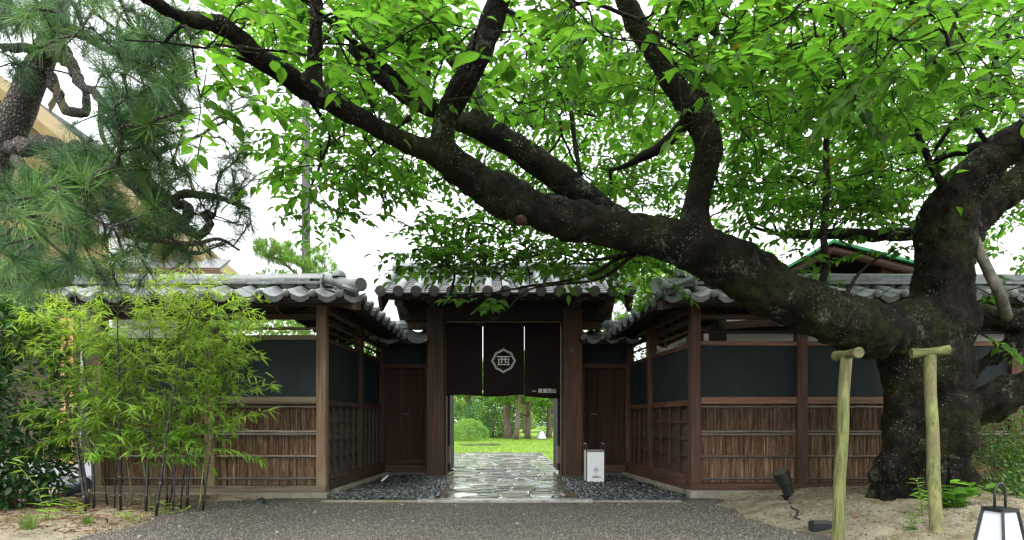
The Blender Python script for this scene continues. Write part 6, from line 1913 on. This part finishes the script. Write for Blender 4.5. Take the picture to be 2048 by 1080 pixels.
# garden beyond the gate
shrub("clipped_shrub", "rounded clipped pale green shrub on the far lawn", "bush", [(PX(938, 27), 27, .35, .85, .7, .62), (PX(925, 27), 27.2, .3, .6, .6, .5)], 5200, .075, T_DIAM, M['tree_leaf'], (1.1, 1.7), 0, None, inner=.85)
shrub("evergreen_shrub", "dark green evergreen mass behind the clipped shrub", "bush", [(PX(985, 31), 31, 1.0, 1.5, 1.0, 1.1), (PX(1000, 31), 31.2, .6, .9, .8, .9), (PX(960, 32), 32, 1.3, .9, .8, .9)], 6500, .11, T_DIAM, M['dark_leaf'], (1.0, 2.2), 0, [((PX(985, 31), 31, 0), (PX(985, 31), 31, 1.2), .08)], inner=.7)
shrub("hedge_bush", "low dark hedge at the far left edge of the gateway view", "bush", [(PX(905, 34), 34, .9, 1.2, .8, .9), (PX(880, 34), 34, 1.2, 1.5, .8, 1.1)], 3200, .12, T_DIAM, M['dark_leaf'], (1.1, 2.0), 0, [((PX(900, 34), 34, 0), (PX(900, 34), 34, .8), .06)], inner=.7)
gp = [("garden pine with reddish trunk behind the clipped shrub", 938, 33, .16, (0, 0), 2.6), ("thick forked brown trunk pine near the middle of the gateway view", 1014, 30, .22, (.0, 0), 3.0),
      ("slim pale trunk pine leaning slightly in the middle of the gateway view", 1032, 28.5, .13, (.3, 0), 3.2), ("garden pine with straight brown trunk right of the pale one", 1056, 30, .16, (.15, 0), 2.4), ("low spreading pine at the right edge of the gateway view", 1097, 31, .16, (.1, .2), 1.5)]
for (lab, px_, Y, r, lean, z0) in gp:
    b = Vector((PX(px_, Y), Y, 0))
    pine_far(lab, b, 4.0 if z0 > 2 else 3.0, r, pads(10, 1.5, z0 * .8, 3.9 if z0 > 2 else 3.0, .9), 420, (2.0, 1.9, .85), lean, .3, 16, .011)
b = Vector((PX(1000, 30), 30.3, 0))
for (lab, x, Y, tn) in (("yellow green leafy tree far left beyond the gateway", 895, 40, (1.5, 1.35, .8)), ("pale leafy tree filling the middle distance beyond the gateway", 975, 43, (1.7, 1.5, .9)), ("light leafy tree behind the pine trunks beyond the gateway", 1050, 42, (1.4, 1.35, .8)), ("grey green leafy tree far right beyond the gateway", 1100, 46, (1.1, 1.2, .9))):
    b = Vector((PX(x, Y), Y, 0)); rr = 1.0 if x < 1090 else .7
    far_tree("leafy_tree", lab, b, 4.5, .16, [(random.uniform(-2, 2), random.uniform(-1, 1), random.uniform(.9, 4.5) * rr, 1.5, 1.2, 1.1 * rr) for _ in range(9)], 6000, .20, M['tree_leaf'], tn)
# distant wooded edge of the garden, one mass
pos, dr, nr, sc, tn = [], [], [], [], []
for k in range(26000):
    x = random.uniform(-75, 75); y = 58 + random.uniform(-3, 3)
    htop = 3.0 + 1.6 * noise.noise((x * .12, 3, 1)) + .8 * noise.noise((x * .5, 1, 1))
    z = htop * random.random() ** .8
    pos.append((x, y, z)); dr.append((random.gauss(0, 1), random.gauss(0, 1), random.gauss(0, .5))); nr.append((random.gauss(0, .6), random.gauss(0, .6) - .4, 1)); sc.append(.5 * random.uniform(.6, 1.3)); f = random.uniform(.7, 1.4); tn.append((f, f, f))
o = obj("woods", leaves_mesh("woods", T_DIAM, np.array(pos), frames(np.array(dr), np.array(nr)), np.array(sc), np.array(tn)), M['tree_leaf']); tag(o, "distant wooded edge of the garden", "woods", kind="stuff")

# ------------------------------------------------------------------ scatter
def rocks(name, n, sampler, size, tints, m, flat=.6, label=None, cat=None, up=.3):
    base = np.array([(1, 0, 0), (-1, 0, 0), (0, 1, 0), (0, -1, 0), (0, 0, 1), (0, 0, -1)], float)
    Fo = np.array([(0, 2, 4), (2, 1, 4), (1, 3, 4), (3, 0, 4), (2, 0, 5), (1, 2, 5), (3, 1, 5), (0, 3, 5)])
    # one subdivision for rounder stones
    V = [tuple(v) for v in base]; Fs = []; cache = {}
    def midp(a, b):
        k = (min(a, b), max(a, b))
        if k not in cache:
            v = (np.array(V[a]) + np.array(V[b])); v = v / np.linalg.norm(v); V.append(tuple(v)); cache[k] = len(V) - 1
        return cache[k]
    for (a, b, c) in Fo:
        ab, bc, ca = midp(a, b), midp(b, c), midp(c, a); Fs += [(a, ab, ca), (ab, b, bc), (ca, bc, c), (ab, bc, ca)]
    if size[1] < .02: V, Fs = base, Fo
    V = np.array(V); Fs = np.array(Fs)
    pos = np.array([sampler() for _ in range(n)])
    q_ = rng.normal(size=(n, 4)); q_ /= np.linalg.norm(q_, axis=1, keepdims=True)
    w, x, y, z = q_.T
    R = np.stack([np.stack([1 - 2 * (y * y + z * z), 2 * (x * y - z * w), 2 * (x * z + y * w)], -1), np.stack([2 * (x * y + z * w), 1 - 2 * (x * x + z * z), 2 * (y * z - x * w)], -1), np.stack([2 * (x * z - y * w), 2 * (y * z + x * w), 1 - 2 * (x * x + y * y)], -1)], 1)
    s_ = rng.uniform(size[0], size[1], n)
    dims = np.stack([np.ones(n), rng.uniform(.6, 1, n), rng.uniform(.35, flat, n)], 1) * s_[:, None]
    jit = 1 + rng.uniform(-.12, .12, (n, len(V), 1))
    # lay mostly flat: shrink rotation towards yaw by squashing z afterwards
    W = np.einsum('nij,nkj->nki', R, V[None] * dims[:, None, :] * jit)
    W[:, :, 2] *= .75
    W += pos[:, None, :]; W[:, :, 2] += (s_ * up)[:, None]
    tt = np.array(tints)[rng.integers(0, len(tints), n)] * rng.uniform(.7, 1.3, (n, 1))
    fa = (Fs[None] + (np.arange(n) * len(V))[:, None, None]).reshape(-1, 3)
    o = obj(name, np_mesh(name, W.reshape(-1, 3), fa, np.repeat(tt, len(V), 0), None, len(V) > 6), m)
    o['kind'] = 'stuff'
    if label: o['label'] = label
    if cat: o['category'] = cat
    return o
def s_left():
    while True:
        y = random.uniform(6.62, 9.4); x0 = -2.04 + (y - 7) * .07 if y > 7 else -2.05 + (7 - y) * .3; x = random.uniform(x0 + .06, -.74 if y < 9.0 else -1.16)
        if y > 6.6 + .15 * random.random(): 
            return (x, y, .012 + .012 * noise.noise((x * 3, y * 3, 0)))
def s_right():
    while True:
        y = random.uniform(6.62, 9.4); x1 = 2.2 - (y - 7) * .09 if y > 7 else 2.15 - (7 - y) * .3; x = random.uniform(.88 if y < 9.0 else 1.23, x1 - .06)
        return (x, y, .012 + .012 * noise.noise((x * 3, y * 3, 0)))
mb = MB(); mb.box(-2.0, -.73, 6.64, 9.42, -.05, .006); mb.box(.87, 2.1, 6.64, 9.42, -.05, .006); structure(obj("pebble_bed", mb, M['joint']))
PT2 = [(3.5, 3.5, 3.4), (1, 1, 1), (.6, .62, .65), (1.6, 1.6, 1.6), (.4, .42, .45), (2.6, 2.6, 2.5), (1, 1, 1), (.8, .9, 1.0)]
rocks("pebbles", 3600, s_left, (.016, .040), PT2, M['pebble'], .6, "glossy dark pebbles in the bed left of the stone path", "pebbles")
rocks("pebbles", 3600, s_right, (.016, .040), PT2, M['pebble'], .6, "glossy dark pebbles under the white box sign right of the path", "pebbles")
def s_gravel():
    while True:
        Y = 4.3 + 2.3 * random.random() ** 1.4; x = random.uniform(-3.6, 2.7) * Y / 5.2
        if x < -3.25 or x > 2.35: continue
        return (x, Y, 0.0)
rocks("gravel", 26000, s_gravel, (.004, .0105), [(1, 1, 1), (.6, .58, .55), (1.3, 1.25, 1.15), (.5, .48, .45), (1.2, 1.15, 1.1), (.9, .8, .65), (1.1, 1.05, 1.0)], M['gravel_stone'], .8, "loose grey brown gravel covering the forecourt", "gravel")
rocks("gravel", 60, s_gravel, (.012, .021), [(1.3, 1.25, 1.2), (1.6, 1.55, 1.45), (.7, .65, .6)], M['gravel_stone'], .6, "scattered larger pale stones in the forecourt gravel", "gravel")
def s_soil(f, xr, yr):
    def g_():
        while True:
            x, y = random.uniform(*xr), yr[0] + (yr[1] - yr[0]) * random.random() ** 1.2
            z = f(x, y)
            if z > -.01: return (x, y, z)
    return g_
SC = [(2.0, 1.75, 1.35), (1.5, 1.3, 1.0), (.8, .65, .45), (.45, .38, .28), (2.6, 2.3, 1.8), (.3, .25, .2)]
rocks("soil_crumbs", 5000, s_soil(soil_right, (1.8, 5.2), (4.2, 6.95)), (.003, .009), SC, M['gravel_stone'], .8, "crumbs of sandy soil round the cherry roots", "soil")
rocks("soil_crumbs", 4500, s_soil(soil_left, (-5.2, -2.6), (4.4, 7.2)), (.003, .009), SC, M['gravel_stone'], .8, "crumbs of earth on the bed below the bamboo", "soil")
# litter on the soil
def litter(name, n, f, xr, yr, label, tint_set, size):
    pos, dr, nr, sc, tn = [], [], [], [], []
    while len(pos) < n:
        x, y = random.uniform(*xr), random.uniform(*yr); z = f(x, y)
        if z < .0: continue
        pos.append((x, y, z + .004)); dr.append((random.gauss(0, 1), random.gauss(0, 1), random.gauss(0, .15))); nr.append((random.gauss(0, .25), random.gauss(0, .25), 1)); sc.append(random.uniform(*size)); c = random.choice(tint_set); k = random.uniform(.6, 1.3); tn.append(tuple(v * k for v in c))
    o = obj(name, leaves_mesh(name, T_BAMBOO, np.array(pos), frames(np.array(dr), np.array(nr)), np.array(sc), np.array(tn)), M['dry_leaf']); tag(o, label, "leaf litter", kind="stuff")
litter("leaf_litter", 2600, soil_left, (-4.9, -2.7), (4.6, 6.8), "dry bamboo leaves scattered on the soil around the bamboo", [(1.3, 1.2, 1.0), (.8, .7, .6), (1.8, 1.7, 1.5), (1.2, .7, .4), (.3, .25, .2)], (.03, .10))
litter("leaf_litter", 2600, soil_right, (2.0, 5.2), (4.3, 6.9), "dark twigs and litter on the sandy soil under the cherry", [(.25, .2, .15), (.5, .4, .3), (.15, .12, .1), (1, .8, .5)], (.015, .055))
for (px_, py_, lab) in ((1712, 1036, "orange fallen leaf on sand between the two props"), (1714, 1034, None)):
    if lab:
        b = on_soil(px_, py_, soil_right, 5.2); mb = MB()
        mb.add([b + Vector((-.03, 0, .01)), b + Vector((-.01, -.03, .03)), b + Vector((.035, -.01, .012)), b + Vector((.01, .03, .035))], [(0, 1, 3), (1, 2, 3)])
        tag(obj("fallen_leaf", mb, M['orange']), lab, "leaf")
# lawn grass
V, Fc, C = [], [], []
for i in range(42000):
    y = 10.7 + 26 * random.random() ** 1.2; x = random.uniform(-.16, .15) * y * 1.25
    if -1.6 < x < 1.1 and y < 16.5: continue
    z = lawn_h(x, y); h = random.uniform(.03, .075); a = random.uniform(0, 6.28); w = .006 * (y / 15); dx, dy = math.cos(a) * w, math.sin(a) * w
    k = len(V); V += [(x - dx, y - dy, z), (x + dx, y + dy, z), (x + random.uniform(-.02, .02), y + random.uniform(-.02, .02), z + h)]; Fc.append((k, k + 1, k + 2)); f = random.uniform(.7, 1.3); C += [(f, f, f)] * 3
o = obj("grass", np_mesh("grass", V, Fc, np.array(C)), M['grass']); tag(o, "short bright green grass on the garden lawn", "grass", kind="stuff")
print("leaves", CHERRY_N, BAM_N, "objects", len(bpy.data.objects))
